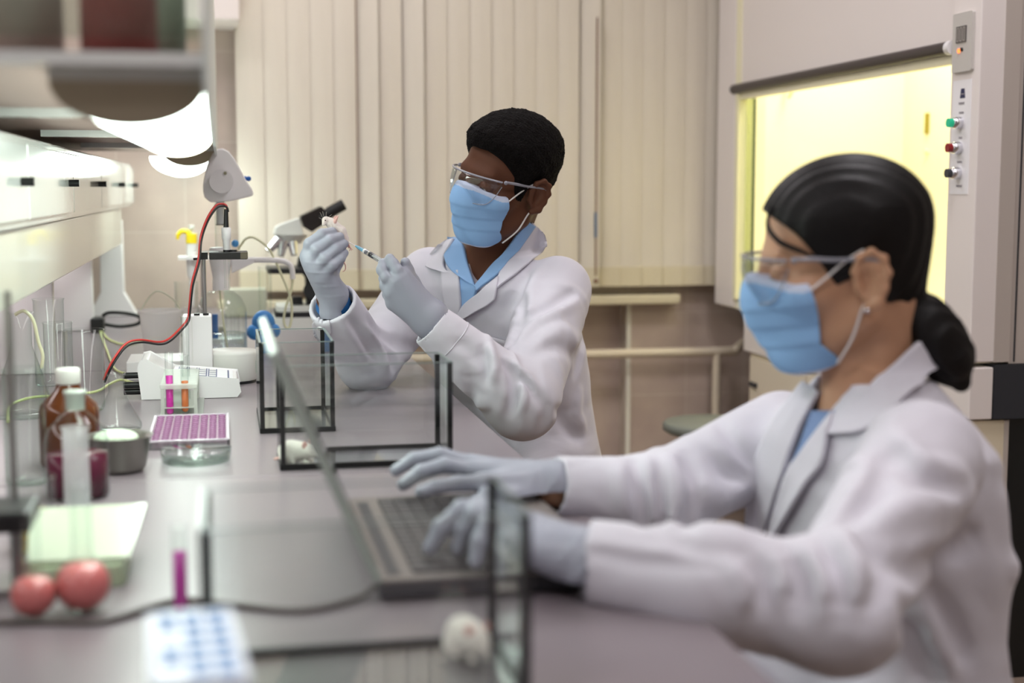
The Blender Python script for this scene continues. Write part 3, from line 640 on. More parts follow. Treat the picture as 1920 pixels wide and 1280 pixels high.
obj('piston_ring', MB().cyl((xcol, cy, bz(422)), (xcol, cy, bz(420)), br(425)), mat_black, bd)
def slabXZ(pts, ya, yb, m, nm, par, bev=.006):
    q = [P(a, b, Y=(ya+yb)/2) for a, b in pts]; n = len(q); v = [(p[0], ya, p[2]) for p in q]+[(p[0], yb, p[2]) for p in q]
    return obj(nm, MB().add(v, [tuple(range(n)), tuple(range(2*n-1, n-1, -1))]+[(i, n+i, n+(i+1) % n, (i+1) % n) for i in range(n)]), m, par, bevel=bev)
hd = slabXZ([(381, 345), (388, 310), (399, 288), (408, 280), (418, 279), (428, 284), (438, 296), (449, 315), (461, 338), (471, 352), (475, 362), (473, 367), (450, 373), (430, 377), (395, 379), (384, 370), (381, 358)], cy-.04, cy+.04, mat('burette_shell_white', (238, 236, 236), .35), 'head', bd)
obj('knob', MB().cyl((P(415, 340, Y=cy)[0], cy-.058, P(415, 340, Y=cy)[2]), (P(415, 340, Y=cy)[0], cy-.038, P(415, 340, Y=cy)[2]), br(438), n=40), M_white, hd, bevel=.003)
obj('knob_pin', MB().cyl((P(422, 325, Y=cy)[0], cy-.060, P(422, 325, Y=cy)[2]), (P(422, 325, Y=cy)[0], cy-.055, P(422, 325, Y=cy)[2]), .004), mat('pin_olive', (150, 146, 120), .5), hd)
for px in (459, 466): obj('blue_button', MB().ball((P(px, 335, Y=cy)[0], cy-.02, P(px, 335, Y=cy)[2]), .006, 8), mat('button_blue', (20, 90, 170), .4), hd)
slabXZ([(434, 512), (460, 500), (476, 492), (480, 484), (465, 484), (434, 486)], cy-.01, cy+.01, M_white, 'arm_web', bd, .002)
obj('outlet_arm', MB().tube([P(a, b, Y=cy) for a, b in ((438, 488), (480, 487), (520, 488), (538, 492), (547, 502), (549, 523))], .0068), M_white, bd)
M_tub = mat('tubing_yellowish', (214, 214, 180), .25)
obj('outlet_tubing', MB().tube([P(a, b, Y=cy) for a, b in ((549, 522), (546, 545), (536, 575), (532, 600), (536, 613), (543, 612), (547, 590), (545, 560), (530, 520), (512, 480), (500, 462), (478, 446), (462, 447), (450, 462), (447, 468))], .0030), M_tub, bd)
obj('blue_valve', MB().ball((P(441, 457, Y=cy)[0], cy+.02, P(441, 457, Y=cy)[2]), .009, 10), mat('valve_blue', (70, 140, 200), .4), bd)
obj('dip_tube', MB().tube([(cx-.004, cy, zA), (cx+.006, cy, zA-.1), (cx+.012, cy, T+.02)], .0022), M_tub, bd)
# ---- pipette stand with two pipettes and a beaker
sy = 4.08; c = P(368, 620, Y=sy); 
psd = thing('pipette_stand', (c[0], sy, T), 'steel carousel stand holding pipettes near the tiled wall', 'pipette stand')
def pz(py): return P(360, py, Y=sy)[2]
def pxx(px): return P(px, 500, Y=sy)[0]
obj('column', MB().cyl((pxx(380), sy, T), (pxx(380), sy, pz(478)), .006), M_steel, psd); obj('foot', MB().lathe([(0, 0), (.06, 0), (.06, .008), (0, .012)], (pxx(380), sy, T), 32), M_steel, psd)
obj('ring', MB().box(pxx(335), pxx(392), sy-.03, sy+.03, pz(486), pz(480)), M_white, psd)
def pipette(px, y, col, label, tipx):
    q = lambda a, b: P(a, b, Y=y)
    t = thing('pipette', q(px, 545), label, 'pipette')
    obj('handle', MB().tube([q(px, 520), q(px, 500), q(px, 452), q(px, 442)], [.010, .014, .015, .012]), M_white, t)
    obj('shaft', MB().tube([q(px, 520), q(px+2, 560), q(px+3, 575)], [.007, .005, .003], sub=1), M_white, t)
    obj('collar', MB().cyl(q(px, 456), q(px, 438), .0155), col, t); obj('finger_hook', MB().tube([q(px+2, 444), q(px-8, 435), q(px-18, 434), q(px-25, 441), q(px-26, 449)], [.008, .0075, .0068, .006, .0035]), col, t)
    obj('plunger', MB().cyl(q(px, 438), q(px, 426), .004).cyl(q(px, 429), q(px, 422), .009), M_offw, t)
pipette(359, 4.08, mat('pipette_yellow', (244, 214, 30), .4), 'white pipette with bright yellow collar and hook on the stand', 0)
def beaker(px, pyb, pyt, r, label, z0=T, Y=None, taper=1.05, nm='beaker', cat='beaker', m=None, lip=True):
    b = P(px, pyb, z=z0) if Y is None else np.array([P(px, pyb, Y=Y)[0], Y, z0]); h = P(px, pyt, Y=b[1])[2]-z0
    o = obj(nm, MB().lathe([(0, .001), (r*.92, .0005), (r, .006), (r*taper, h-.004), (r*taper*(1.06 if lip else 1), h), (r*taper*.97, h)], (b[0], b[1], z0+.0005), 40, cap=False), m or G); tag(o, label, cat); return o, b, h
beaker(351, 615, 528, .030, 'tall clear beaker holding steel rods beneath the yellow pipette', Y=3.95)
# ---- translucent pail
M_pail = milky('pail_translucent', (238, 234, 234), .42)
b = P(303, 668, z=T); h = P(303, 580, Y=b[1])[2]-T
pa = thing('plastic_pail', b, 'translucent plastic pail with wire handle standing before the tiled wall', 'pail')
obj('body', MB().lathe([(0, .001), (.040, .001), (.049, h-.008), (.053, h-.008), (.053, h), (.048, h), (.047, h-.01), (.038, .004), (0, .004)], b, 48, cap=False), M_pail, pa)
obj('wire_handle', MB().tube([b+(-.052, 0, h-.01), b+(-.02, .01, h+.035), b+(.0, .012, h+.042), b+(.03, .01, h+.022), b+(.052, 0, h-.01)], .0016), mat('wire_pale', (190, 190, 170), .4), pa)
# ---- flat white box behind the meter
b0 = P(235, 700, z=T); bx = obj('carton', MB().box(P(240, 690, Y=3.1)[0], P(350, 690, Y=3.1)[0], 3.05, 3.2, T, P(300, 672, Y=3.1)[2]), M_white, bevel=.002); tag(bx, 'low flat white carton lying behind the meter', 'box')
# ---- green-yellow tangled cable along the bench
M_gy = mat('cable_green_yellow', (206, 214, 150), .45)
pts = [P(a, b_, z=T+.004) for a, b_ in ((330, 618), (300, 632), (262, 640), (235, 646), (205, 636), (188, 620), (200, 655), (215, 690), (235, 700))]
cbl = obj('earth_cable', MB().tube(pts, .0026), M_gy); tag(cbl, 'thin green and yellow cable lying in a loose garland beside the pail', 'cable')
pts = [P(a, b_, z=T+.006) for a, b_ in ((262, 722), (245, 716), (225, 712), (205, 720), (190, 730), (175, 735), (150, 738), (110, 742), (60, 745), (20, 760), (15, 790))]
cbl = obj('meter_cable', MB().tube(pts, .0028), M_gy); tag(cbl, 'green and yellow cable bundle plugged in at the back of the meter', 'cable')
M_bl = mat('cable_black', (22, 24, 24), .5)
ad = thing('power_adapter', P(195, 612, z=T), 'black power adapter with looped cord lying at the funnel-shaped foot', 'power adapter')
q = P(192, 603, Y=4.10); obj('block', MB().box(q[0]-.03, q[0]+.005, 4.07, 4.13, T, T+.04), M_bl, ad, bevel=.004)
obj('cord', MB().tube([P(a, b_, Y=4.10) for a, b_ in ((197, 608), (225, 612), (255, 608), (264, 600), (258, 592), (235, 587), (205, 586), (192, 592))], .005), M_bl, ad)
# ---- bottles and vessels, left foreground
M_amber = mat('amber_glass', (92, 46, 16), .18, coat=.3, trans=.1)
b = P(133, 885, Y=2.12); cx, cy = b[0], 2.12
def zz(py, y): return P(130, py, Y=y)[2]
def rr_(dx, y): return dx*y/F*1.0
R1 = rr_(53, cy)
ab = thing('amber_bottle', (cx, cy, T), 'brown glass bottle with white screw cap, left of the metal bowl', 'bottle')
h = zz(735, cy)-T
zs_ = zz(770, cy)-T; zn = zz(716, cy)-T; zc_ = zz(690, cy)-T
obj('glass_body', MB().lathe([(0, .001), (R1*.94, .001), (R1, .006), (R1, zs_), (R1*.93, zs_+.010), (R1*.45, zn-.012), (R1*.36, zn)], (cx, cy, T), 40, cap=False), M_amber, ab)
obj('screw_cap', MB().lathe([(R1*.40, zn-.002), (R1*.42, zn), (R1*.42, zc_-.003), (R1*.38, zc_), (0, zc_)], (cx, cy, T), 40), M_offw, ab)
# flask with dark red liquid
cy = 1.90; cx = P(146, 900, Y=cy)[0]; R2 = rr_(57, cy)
fk = thing('glass_bottle', (cx, cy, T), 'clear stoppered bottle half full of dark red liquid, in front of the brown bottle', 'bottle')
zs_ = zz(812, cy)-T; zn = zz(785, cy)-T; zc_ = zz(738, cy)-T
obj('glass_wall', MB().lathe([(0, .001), (R2*.95, .001), (R2, .006), (R2, zs_-.01), (R2*.9, zs_+.006), (R2*.55, zn+.002), (R2*.33, zn+.010), (R2*.33, zc_-.01), (R2*.38, zc_)], (cx, cy, T), 40, cap=False), G, fk)
obj('liquid', MB().lathe([(0, .004), (R2*.95, .004), (R2*.95, zz(850, cy)-T), (0, zz(850, cy)-T)], (cx, cy, T), 40, cap=False), mat('liquid_dark_wine', (84, 10, 42), .25, spec=.3), fk)
obj('ground_stopper', MB().lathe([(R2*.28, zn+.012), (R2*.30, zc_-.002), (R2*.36, zc_+.001), (R2*.36, zc_+.004), (0, zc_+.004)], (cx, cy, T), 32), mat('frosted_glass_stopper', (206, 216, 206), .4, trans=.3), fk)
# upright empty tube in front of it
cy = 1.72; tt = obj('measuring_cylinder', MB().lathe([(0, .001), (.022, .001), (.022, .006), (.0150, .009), (.0150, .118), (.0175, .121)], (P(146, 960, Y=cy)[0], cy, T), 32, cap=False), milky('cylinder_frosted', (226, 228, 230), .42)); tag(tt, 'narrow clear measuring cylinder standing right in front of the red bottle', 'cylinder')
# metal bowl with glass in it
cx, cy = P(230, 880, Y=2.06)[0], 2.06; h = P(228, 815, Y=cy)[2]-T
bw = obj('metal_bowl', MB().lathe([(0, .001), (.032, .001), (.037, .008), (.044, h-.002), (.048, h), (.047, h-.001), (.043, h-.003), (.034, .010), (.030, .004), (0, .004)], (cx-.004, cy, T), 48, cap=False), mat('bowl_steel', (140, 138, 132), .35, metal=.8)); tag(bw, 'grey steel bowl standing to the left of the magenta well plate', 'bowl')
gz = obj('gauze', MB().ball((cx-.008, cy, T+h-.004), (.031, .031, .012), 12), mat('gauze_pale_green', (206, 220, 198), .8, bump=1, bscale=50, bdist=.01)); tag(gz, 'crumpled pale greenish gauze lying in the steel bowl', 'gauze')
# clear glassware behind
def flask(px, pyb, pyt, y, rb, rn, label, nm='erlenmeyer_flask', m=None, liq=None):
    x = P(px, pyb, Y=y)[0]; h = P(px, pyt, Y=y)[2]-T
    t = thing(nm, (x, y, T), label, 'flask')
    obj('glass_wall', MB().lathe([(0, .001), (rb*.95, .001), (rb, .006), (rb*.98, .012), (rn, h*.68), (rn, h-.004), (rn*1.25, h)], (x, y, T), 36, cap=False), m or G, t)
    if liq: obj('liquid', MB().lathe([(0, .003), (rb*.93, .003), (rb*.93, .012), (rb*.8, h*.28), (0, h*.28)], (x, y, T), 36, cap=False), liq, t)
    return t
flask(220, 790, 700, 2.42, .040, .013, 'clear conical flask lying in front of the cable bundle', )
beaker(112, 735, 604, .026, 'tall narrow glass cylinder behind the brown bottle', Y=2.75, nm='glass_cylinder', cat='cylinder', taper=1.0)
beaker(160, 735, 618, .034, 'wide clear beaker with pouring lip behind the brown bottle', Y=2.65)
flask(42, 700, 585, 2.6, .055, .018, 'large clear flask with curved tubing standing far left beneath the rack')
beaker(95, 700, 560, .03, 'pale clear cylinder behind the flask, below the rack panel', Y=3.0, nm='glass_cylinder', cat='cylinder', taper=1.0)
obj_ = obj('glass_tubing', MB().tube([P(a, b_, Y=2.55) for a, b_ in ((28, 590), (45, 583), (62, 600), (72, 640), (80, 665), (78, 690))], .003), M_tub); tag(obj_, 'bent thin tubing curving over from the large flask', 'tubing')
beaker(50, 880, 690, .028, 'tall clear cylinder left of the brown bottle', Y=2.0, nm='glass_cylinder', cat='cylinder', taper=1.0, m=G_thick)
o, b, h = beaker(62, 1060, 895, .024, 'clear beaker of yellow liquid behind the pale green tray', Y=1.62, m=G)
yl = obj('yellow_liquid', MB().lathe([(0, .003), (.021, .003), (.021, .045), (0, .045)], (b[0], b[1], T), 24, cap=False), mat('liquid_yellow', (226, 196, 90), .2, trans=.4, ior=1.33), o)
# pale green basin: bright back and sides
M_acr = mat('acrylic_pale_green', (196, 206, 184), .18, coat=.4)
yb_, yf = 1.47, 1.40
ta = P(258, 920, Y=1.60); tb = P(70, 925, Y=1.60)
M_acr2 = mat('acrylic_basin_green', (176, 192, 160), .3)
bx0, bx1 = P(60, 1000, Y=1.5)[0], P(246, 1000, Y=1.5)[0]
bs_ = thing('sample_tray', ((bx0+bx1)/2, 1.5, T), 'pale green glossy tray leaning upright behind the red flask', 'tray')
zt_ = P(250, 920, Y=1.56)[2]; zmid = P(246, 1052, Y=1.44)[2]
def quad(pts, th, nm, m, par):
    a, b_, c_, d_ = [Vector(p) for p in pts]; n = (b_-a).cross(d_-a).normalized()*th
    v = [a, b_, c_, d_, a+n, b_+n, c_+n, d_+n]
    return obj(nm, MB().add(v, [(3, 2, 1, 0), (4, 5, 6, 7), (0, 1, 5, 4), (1, 2, 6, 5), (2, 3, 7, 6), (3, 0, 4, 7)]), m, par)
quad([(bx0, 1.46, zmid), (bx1, 1.46, zmid), (bx1+.012, 1.58, zmid+.028), (bx0-.012, 1.58, zmid+.028)], -.004, 'lid_panel', M_acr, bs_)
obj('basin', MB().rbox(bx0+.002, bx1-.004, 1.45, 1.57, T+.001, zmid-.006, .012), M_acr2, bs_)
# round flask with red liquid in front
def round_flask(px, py, y, r, label, liq):
    c = P(px, py, Y=y); t = thing('round_flask', (c[0], y, T), label, 'flask'); cz = T+r
    pr_ = [(0, -r)]+[(r*math.sin(a), -r*math.cos(a)) for a in np.linspace(.15, 2.75, 22)]+[(r*.34, r*1.3), (r*.34, r*3.4), (r*.42, r*3.5)]
    obj('glass_wall', MB().lathe(pr_, (c[0], y, cz), 40, cap=False), G, t)
    q = r*.93; pr2 = [(0, -q)]+[(q*math.sin(a), -q*math.cos(a)) for a in np.linspace(.15, 2.35, 18)]+[(0, q*.70)]
    obj('liquid', MB().lathe(pr2, (c[0], y, cz), 40, cap=False), liq, t)
    return t
M_coral = mat('liquid_coral_red', (224, 122, 122), .3)
round_flask(156, 1105, 1.37, .027, 'round-bottomed flask of coral red liquid in front of the green tray', M_coral)
round_flask(62, 1110, 1.36, .022, 'smaller round flask of red liquid at the left edge of the picture', M_coral)
# burette stand with black clamp at far left
y = 1.40; x = P(22, 980, Y=y)[0]
bst = thing('clamp_stand', (x, y+.05, T), 'steel rod stand with black clamp at the left edge of the bench', 'stand')
obj('foot', MB().box(x-.06, x+.03, y+.03, y+.10, T, T+.008), M_steel, bst)
obj('rod', MB().cyl((x-.005, y+.06, T+.008), (x-.005, y+.06, T+.30),   .0035), M_steel, bst)
zc_ = P(22, 980, Y=y)[2]
obj('clamp', MB().box(x-.05, x+.018, y-.01, y+.07, zc_-.009, zc_+.012), mat_black, bst, bevel=.004)
obj('lower_rod', MB().cyl((x+.004, y, T+.001), (x+.004, y, zc_), .006), mat('rod_grey', (120, 124, 124), .3, metal=.7), bst)
# foreground rack of pipette tips with blue marks
c = P(385, 1215, z=T+.03); 
tb_ = thing('tip_box', (-.022, .876, T), 'white box with blue oval marks in the blurred foreground', 'box')
x0_, x1_, y0_, y1_ = -.060, .006, 1.06, 1.315; 
z1_ = T+.028
def topP(px, py): return P(px, py, z=z1_)
z1_ = T+.12; xa, xb, yn, yt = -.050, .006, .805, .948
obj('box_body', MB().rbox(xa, xb, yn, yt, T, z1_, .005), mat('box_bluish_white', (196, 202, 218), .4), tb_, bevel=.002)
obj('lid_line', MB().rbox(xa-.0008, xb+.0008, yn-.0008, yt+.0008, z1_-.03, z1_-.028, .005), M_offw, tb_)
M_ov = mat('oval_blue', (84, 144, 206), .4)
ov0 = None
for i in range(3):
    for j in range(6):
        if i == 0 and j in (0, 3): continue
        x = xa+.013+.0155*i; y = yn+.016+.0225*j
        if ov0 is None: ov0 = obj('blue_oval', MB().lathe([(0, .001), (.0064, .001), (.0064, 0)], (x, y, z1_), 20, cap=False), M_ov, tb_); o00 = (x, y); continue
        k = ov0.copy(); COL.objects.link(k); k.parent = tb_; k.location = Vector(ov0.location)+Vector((x-o00[0], y-o00[1], 0)); WL[k.name] = WL[ov0.name]
test_tube(P(338, 1100, Y=1.335)[0], 1.335, T+.0005, P(338, 985, Y=1.335)[2]-T, .0072, liquid('liquid_magenta', (190, 62, 160), .15), .004, .062, 'single test tube of magenta liquid standing in the foreground')
# ---- bottles on the upper shelf, top left, very blurred
def shelf_bottle(px, y, r, h, m, mcap, label, nm='shelf_bottle'):
    x = P(px, 100, Y=y)[0]; z = ZS+.0065; t = thing(nm, (x, y, z), label, 'bottle')
    obj('glass_body', MB().lathe([(0, .001), (r, .001), (r, h*.6), (r*.5, h*.78), (r*.4, h*.8), (r*.4, h*.9)], (x, y, z), 36, cap=False), m, t)
    obj('cap', MB().cyl((x, y, z+h*.88), (x, y, z+h), r*.45), mcap, t)
M_redg = mat('bottle_dull_red', (160, 88, 88), .3); M_brn = mat('bottle_grey_green', (168, 174, 160), .3)
shelf_bottle(225, 1.34, .034, .12, M_redg, M_offw, 'dull red bottle on the upper shelf at the top left')
shelf_bottle(300, 1.48, .026, .14, M_brn, M_offw, 'grey green bottle on the upper shelf right of the red bottle')
shelf_bottle(55, 1.42, .032, .13, mat('bottle_pinkish_grey', (176, 160, 156), .4), M_offw, 'pinkish grey bottle on the upper shelf at its left end')
gp = obj('glass_panel', MB().box(xs0, xs1-.006, 1.252, 1.256, ZS+.02, ZS+.34), glassy('shelf_end_glass', (.86, .92, .88), (.5, .6, .55)), rack)
# ---- microscope, far end of bench
my = 4.15
def m3(px, py, y=my): return P(px, py, Y=y)
tb_.rotation_euler.z = math.radians(4)
ms = thing('microscope', (m3(560, 600)[0], my, T), 'white and black microscope at the far end of the bench', 'microscope')
M_mw = mat('microscope_white', (208, 208, 204), .35)
mc_x = m3(590, 600)[0]
obj('base', MB().rbox(m3(512, 600)[0], m3(640, 600)[0], my-.10, my+.10, T, T+.035, .03), M_mw, ms, bevel=.004)
obj('base_band', MB().rbox(m3(514, 600)[0], m3(638, 600)[0], my-.098, my+.098, T+.035, T+.05, .03), mat_black, ms)
obj('base_top', MB().rbox(m3(518, 600)[0], m3(634, 600)[0], my-.09, my+.09, T+.05, T+.065, .03), M_mw, ms)
slabXZ([(575, 600), (600, 600), (606, 560), (600, 500), (560, 480), (556, 500), (572, 520)], my-.03, my+.03, mat_black, 'arm', ms, .004)
slabXZ([(500, 500), (585, 500), (585, 510), (500, 510)], my-.09, my+.09, mat_black, 'stage', ms, .003)
slabXZ([(545, 585), (570, 585), (566, 555), (548, 555)], my-.025, my+.025, mat_black, 'condenser', ms, .003)
obj('focus_knob', MB().cyl(m3(585, 545, my-.07), m3(585, 545, my-.03), .025), mat_black, ms)
hdm = slabXZ([(513, 438), (516, 425), (525, 420), (560, 408), (568, 440), (513, 440)], my-.04, my+.04, M_mw, 'head', ms, .006)
slabXZ([(561, 405), (601, 386), (612, 398), (605, 420), (583, 434), (568, 425)], my-.045, my+.045, mat('microscope_black_gloss', (34, 28, 26), .25), 'binocular_block', ms, .004)
for dy in (-.032, .032):
    e = obj('eyepiece', MB().cyl(m3(600, 410, my+dy), m3(622, 396, my+dy), .016).cyl(m3(616, 399, my+dy), m3(645, 383, my+dy), .0165), mat_black, ms)
obj('nosepiece', MB().tube([m3(545, 440), m3(545, 456)], [.05, .03], sub=1), M_mw, ms)
for (a, b_) in (((525, 448), (502, 470)), ((532, 452), (526, 480)), ((548, 452), (552, 478))):
    ob = obj('objective', MB().tube([m3(*a, my-.02), m3(*b_, my-.03)], [.016, .010], sub=1), M_chr, ms)
# ---- blue rubber gloves behind the tank and small items
gl = obj('blue_rag', MB().ball(m3(494, 606, 3.5), (.028, .02, .032), 12).ball(m3(478, 622, 3.5), (.02, .02, .02), 10).ball(m3(512, 620, 3.5), (.018, .02, .018), 10).box(m3(480, 640, 3.5)[0], m3(512, 640, 3.5)[0], 3.49, 3.51, T, T+.05), mat('blue_nitrile', (58, 128, 196), .5, bump=.6, bscale=30, bdist=.01)); tag(gl, 'crumpled bright blue cloth on the bench right of the clear bottle', 'cloth')
rk2 = thing('vial_rack', (m3(425, 650, 3.75)[0], 3.75, T), 'small rack of blue and clear vials seen through the bottle', 'rack')
obj('rack_frame', MB().box(m3(398, 640, 3.75)[0], m3(455, 640, 3.75)[0], 3.72, 3.78, T, T+.012), M_offw, rk2)
for i, px in enumerate((404, 418, 430, 444)):
    obj('vial', MB().cyl((m3(px, 640, 3.75)[0], 3.75, T+.012), (m3(px, 640, 3.75)[0], 3.75, T+.075), .008), mat('vial_blue', (40, 96, 160), .3) if i == 0 else G, rk2)
wm = obj('wire_mesh_stand', MB().box(m3(420, 560, 4.5)[0], m3(500, 560, 4.5)[0], 4.47, 4.53, T, T+.09), mat('box_grey_green', (176, 176, 160), .6), bevel=.006); tag(wm, 'greyish box at far end of bench left of the microscope', 'box')
# flat paper / empty jar left of microscope
beaker(498, 600, 500, .018, 'slim glass column with stand left of the microscope stage', Y=4.0, nm='glass_column', cat='glassware', taper=1.0)
# ================================================================== implicit surfaces -> one continuous mesh per body or garment
def smin(a, b, k):
    h = np.clip(.5+.5*(b-a)/k, 0, 1); return b*(1-h)+a*h-k*h*(1-h)
def smax(a, b, k): return -smin(-a, -b, k)
def ell(Q, c, r):
    q = Q-np.asarray(c, np.float32); r = np.asarray(r, np.float32)
    k0 = np.sqrt(((q/r)**2).sum(1)); k1 = np.sqrt(((q/(r*r))**2).sum(1))+1e-9
    return k0*(k0-1)/k1
def cap(Q, a, b, ra, rb=None):
    rb = ra if rb is None else rb
    a = np.asarray(a, np.float32); b = np.asarray(b, np.float32); ab = b-a
    t = np.clip(((Q-a) @ ab)/(ab @ ab+1e-12), 0, 1)
    return np.sqrt(((Q-a-t[:, None]*ab)**2).sum(1))-(ra+(rb-ra)*t)
def chain(Q, pts, rs, k=.006):
    d = None
    for i in range(len(pts)-1):
        e = cap(Q, pts[i], pts[i+1], rs[i], rs[i+1]); d = e if d is None else smin(d, e, k)
    return d
def surf(field, axes, margin=.01, B=12):
    xs, ys, zs = [np.asarray(a, np.float32) for a in axes]
    n = (len(xs), len(ys), len(zs)); G_ = np.ones(n, np.float32)
    bl = [[(i, min(i+B, m)) for i in range(0, m, B)] for m in n]
    cs = []; ids = []
    for a in bl[0]:
        for b in bl[1]:
            for c in bl[2]:
                lo = np.array([xs[a[0]], ys[b[0]], zs[c[0]]]); hi = np.array([xs[min(a[1], n[0]-1)], ys[min(b[1], n[1]-1)], zs[min(c[1], n[2]-1)]])
                cs.append(((lo+hi)/2, np.linalg.norm(hi-lo)/2)); ids.append((a, b, c))
    C = np.array([c[0] for c in cs], np.float32); Rr = np.array([c[1] for c in cs]); fc = field(C)
    act = np.abs(fc) < Rr*1.25+margin
    for k in np.nonzero(~act)[0]:
        a, b, c = ids[k]; G_[a[0]:a[1], b[0]:b[1], c[0]:c[1]] = fc[k]
    A = np.nonzero(act)[0]
    for s0 in range(0, len(A), 120):
        pts = []; sh = []
        for k in A[s0:s0+120]:
            a, b, c = ids[k]; g = np.meshgrid(xs[a[0]:a[1]], ys[b[0]:b[1]], zs[c[0]:c[1]], indexing='ij')
            sh.append(g[0].shape); pts.append(np.stack([q.ravel() for q in g], 1))
        v = field(np.concatenate(pts)); o = 0
        for k, h in zip(A[s0:s0+120], sh):
            a, b, c = ids[k]; m = h[0]*h[1]*h[2]; G_[a[0]:a[1], b[0]:b[1], c[0]:c[1]] = v[o:o+m].reshape(h); o += m
    In = G_ < 0; cn = (n[0]-1, n[1]-1, n[2]-1); AX = (xs, ys, zs)
    allc = []; allp = []; quads = []
    for ax in range(3):
        s1 = [slice(None)]*3; s2 = [slice(None)]*3; s1[ax] = slice(0, -1); s2[ax] = slice(1, None)
        E_ = np.argwhere(In[tuple(s1)] != In[tuple(s2)])
        o1, o2 = [q for q in range(3) if q != ax]
        E_ = E_[(E_[:, o1] > 0) & (E_[:, o1] < n[o1]-1) & (E_[:, o2] > 0) & (E_[:, o2] < n[o2]-1)]
        if not len(E_): continue
        F_ = E_.copy(); F_[:, ax] += 1
        va = G_[tuple(E_.T)]; vb = G_[tuple(F_.T)]; t = va/(va-vb)
        p = np.stack([AX[q][E_[:, q]] for q in range(3)], 1).astype(np.float64)
        p[:, ax] += t*(AX[ax][F_[:, ax]]-AX[ax][E_[:, ax]])
        cl = []
        for (d1, d2) in ((-1, -1), (0, -1), (0, 0), (-1, 0)):
            c = E_.copy(); c[:, o1] += d1; c[:, o2] += d2
            cid = (c[:, 0]*cn[1]+c[:, 1])*cn[2]+c[:, 2]; cl.append(cid); allc.append(cid); allp.append(p)
        q4 = np.stack(cl, 1); flip = In[tuple(E_.T)]
        if ax == 1: flip = ~flip
        q4[~flip] = q4[~flip][:, ::-1]; quads.append(q4)
    allc = np.concatenate(allc); allp = np.concatenate(allp); Q4 = np.concatenate(quads)
    u, inv = np.unique(allc, return_inverse=True); cnt = np.bincount(inv)
    V = np.stack([np.bincount(inv, allp[:, q])/cnt for q in range(3)], 1)
    return V, np.searchsorted(u, Q4)
def relax(V, Fq, it=2, lam=.5):
    for _ in range(it):
        acc = np.zeros_like(V); c = np.zeros(len(V))
        for i in range(4):
            a = Fq[:, i]; b = Fq[:, (i+1) % 4]
            for q in range(3): acc[:, q] += np.bincount(a, V[b, q], len(V))+np.bincount(b, V[a, q], len(V))
            c += np.bincount(a, minlength=len(V))+np.bincount(b, minlength=len(V))
        V = V+lam*(acc/c[:, None]-V)
    return V
def ax(lo, hi, h): return np.arange(lo, hi+h, h)
def ax2(lo, hi, h, f0, f1, hf):
    return np.concatenate([np.arange(lo, f0, h), np.arange(f0, f1, hf), np.arange(f1, hi+h, h)])
def sdfobj(name, field, axes, m, parent, base=None, it=1, margin=.01):
    V, Fq = surf(field, axes, margin); V = relax(V, Fq, it)
    b = wloc(parent) if parent is not None else np.array([V[:, 0].mean(), V[:, 1].mean(), V[:, 2].min()])
    if base is not None: b = np.array(base)
    me = bpy.data.meshes.new(name); me.vertices.add(len(V)); me.vertices.foreach_set('co', (V-b).astype(np.float32).ravel())
    me.loops.add(len(Fq)*4); me.loops.foreach_set('vertex_index', Fq.astype(np.int32).ravel())
    me.polygons.add(len(Fq)); me.polygons.foreach_set('loop_start', np.arange(0, len(Fq)*4, 4, dtype=np.int32))
    me.polygons.foreach_set('use_smooth', np.ones(len(Fq), bool)); me.update(calc_edges=True); me.validate()
    if isinstance(m, (list, tuple)):
        for q in m: me.materials.append(q)
    else: me.materials.append(m)
    o = bpy.data.objects.new(name, me); COL.objects.link(o)
    if parent is not None: o.parent = parent; o.location = b-wloc(parent)
    else: o.location = b
    WL[o.name] = b; return o
def cat(pts, n):
    """smooth curve of n points through pts"""
    p = [np.array(q, float) for q in pts]; m = len(p)
    if m == 2: return np.array([p[0]+(p[1]-p[0])*t for t in np.linspace(0, 1, n)])
    out = []
    for t in np.linspace(0, m-1-1e-9, n):
        i = int(t); f = t-i; p0 = p[max(i-1, 0)]; p1 = p[i]; p2 = p[i+1]; p3 = p[min(i+2, m-1)]
        out.append(.5*((2*p1)+(p2-p0)*f+(2*p0-5*p1+4*p2-p3)*f*f+(3*p1-p0-3*p2+p3)*f**3))
    return np.array(out)
def hit(px, field, tmin, tmax, off=0.):
    """where the line of sight through each pixel meets a surface; field(Q)-off"""
    px = np.atleast_2d(px); D = _F+np.outer((px[:, 0]-960)/F, _R)-np.outer((px[:, 1]-640)/F, _U); o = np.array([0, 0, CZ])
    L = np.linalg.norm(D, axis=1); D = D/L[:, None]; t = np.full(len(px), tmin); best = t.copy(); bd = np.full(len(px), 9.)
    for _ in range(90):
        d = field((o+D*t[:, None]).astype(np.float32))-off; m = np.abs(d) < bd; bd[m] = np.abs(d[m]); best[m] = t[m]
        t = np.clip(t+d*.6, tmin, tmax)
    return o+D*best[:, None]
def grad(field, Pn, e=.002):
    g = np.stack([field((Pn+np.eye(3)[i]*e).astype(np.float32))-field((Pn-np.eye(3)[i]*e).astype(np.float32)) for i in range(3)], 1)
    return g/(np.linalg.norm(g, axis=1)[:, None]+1e-9)
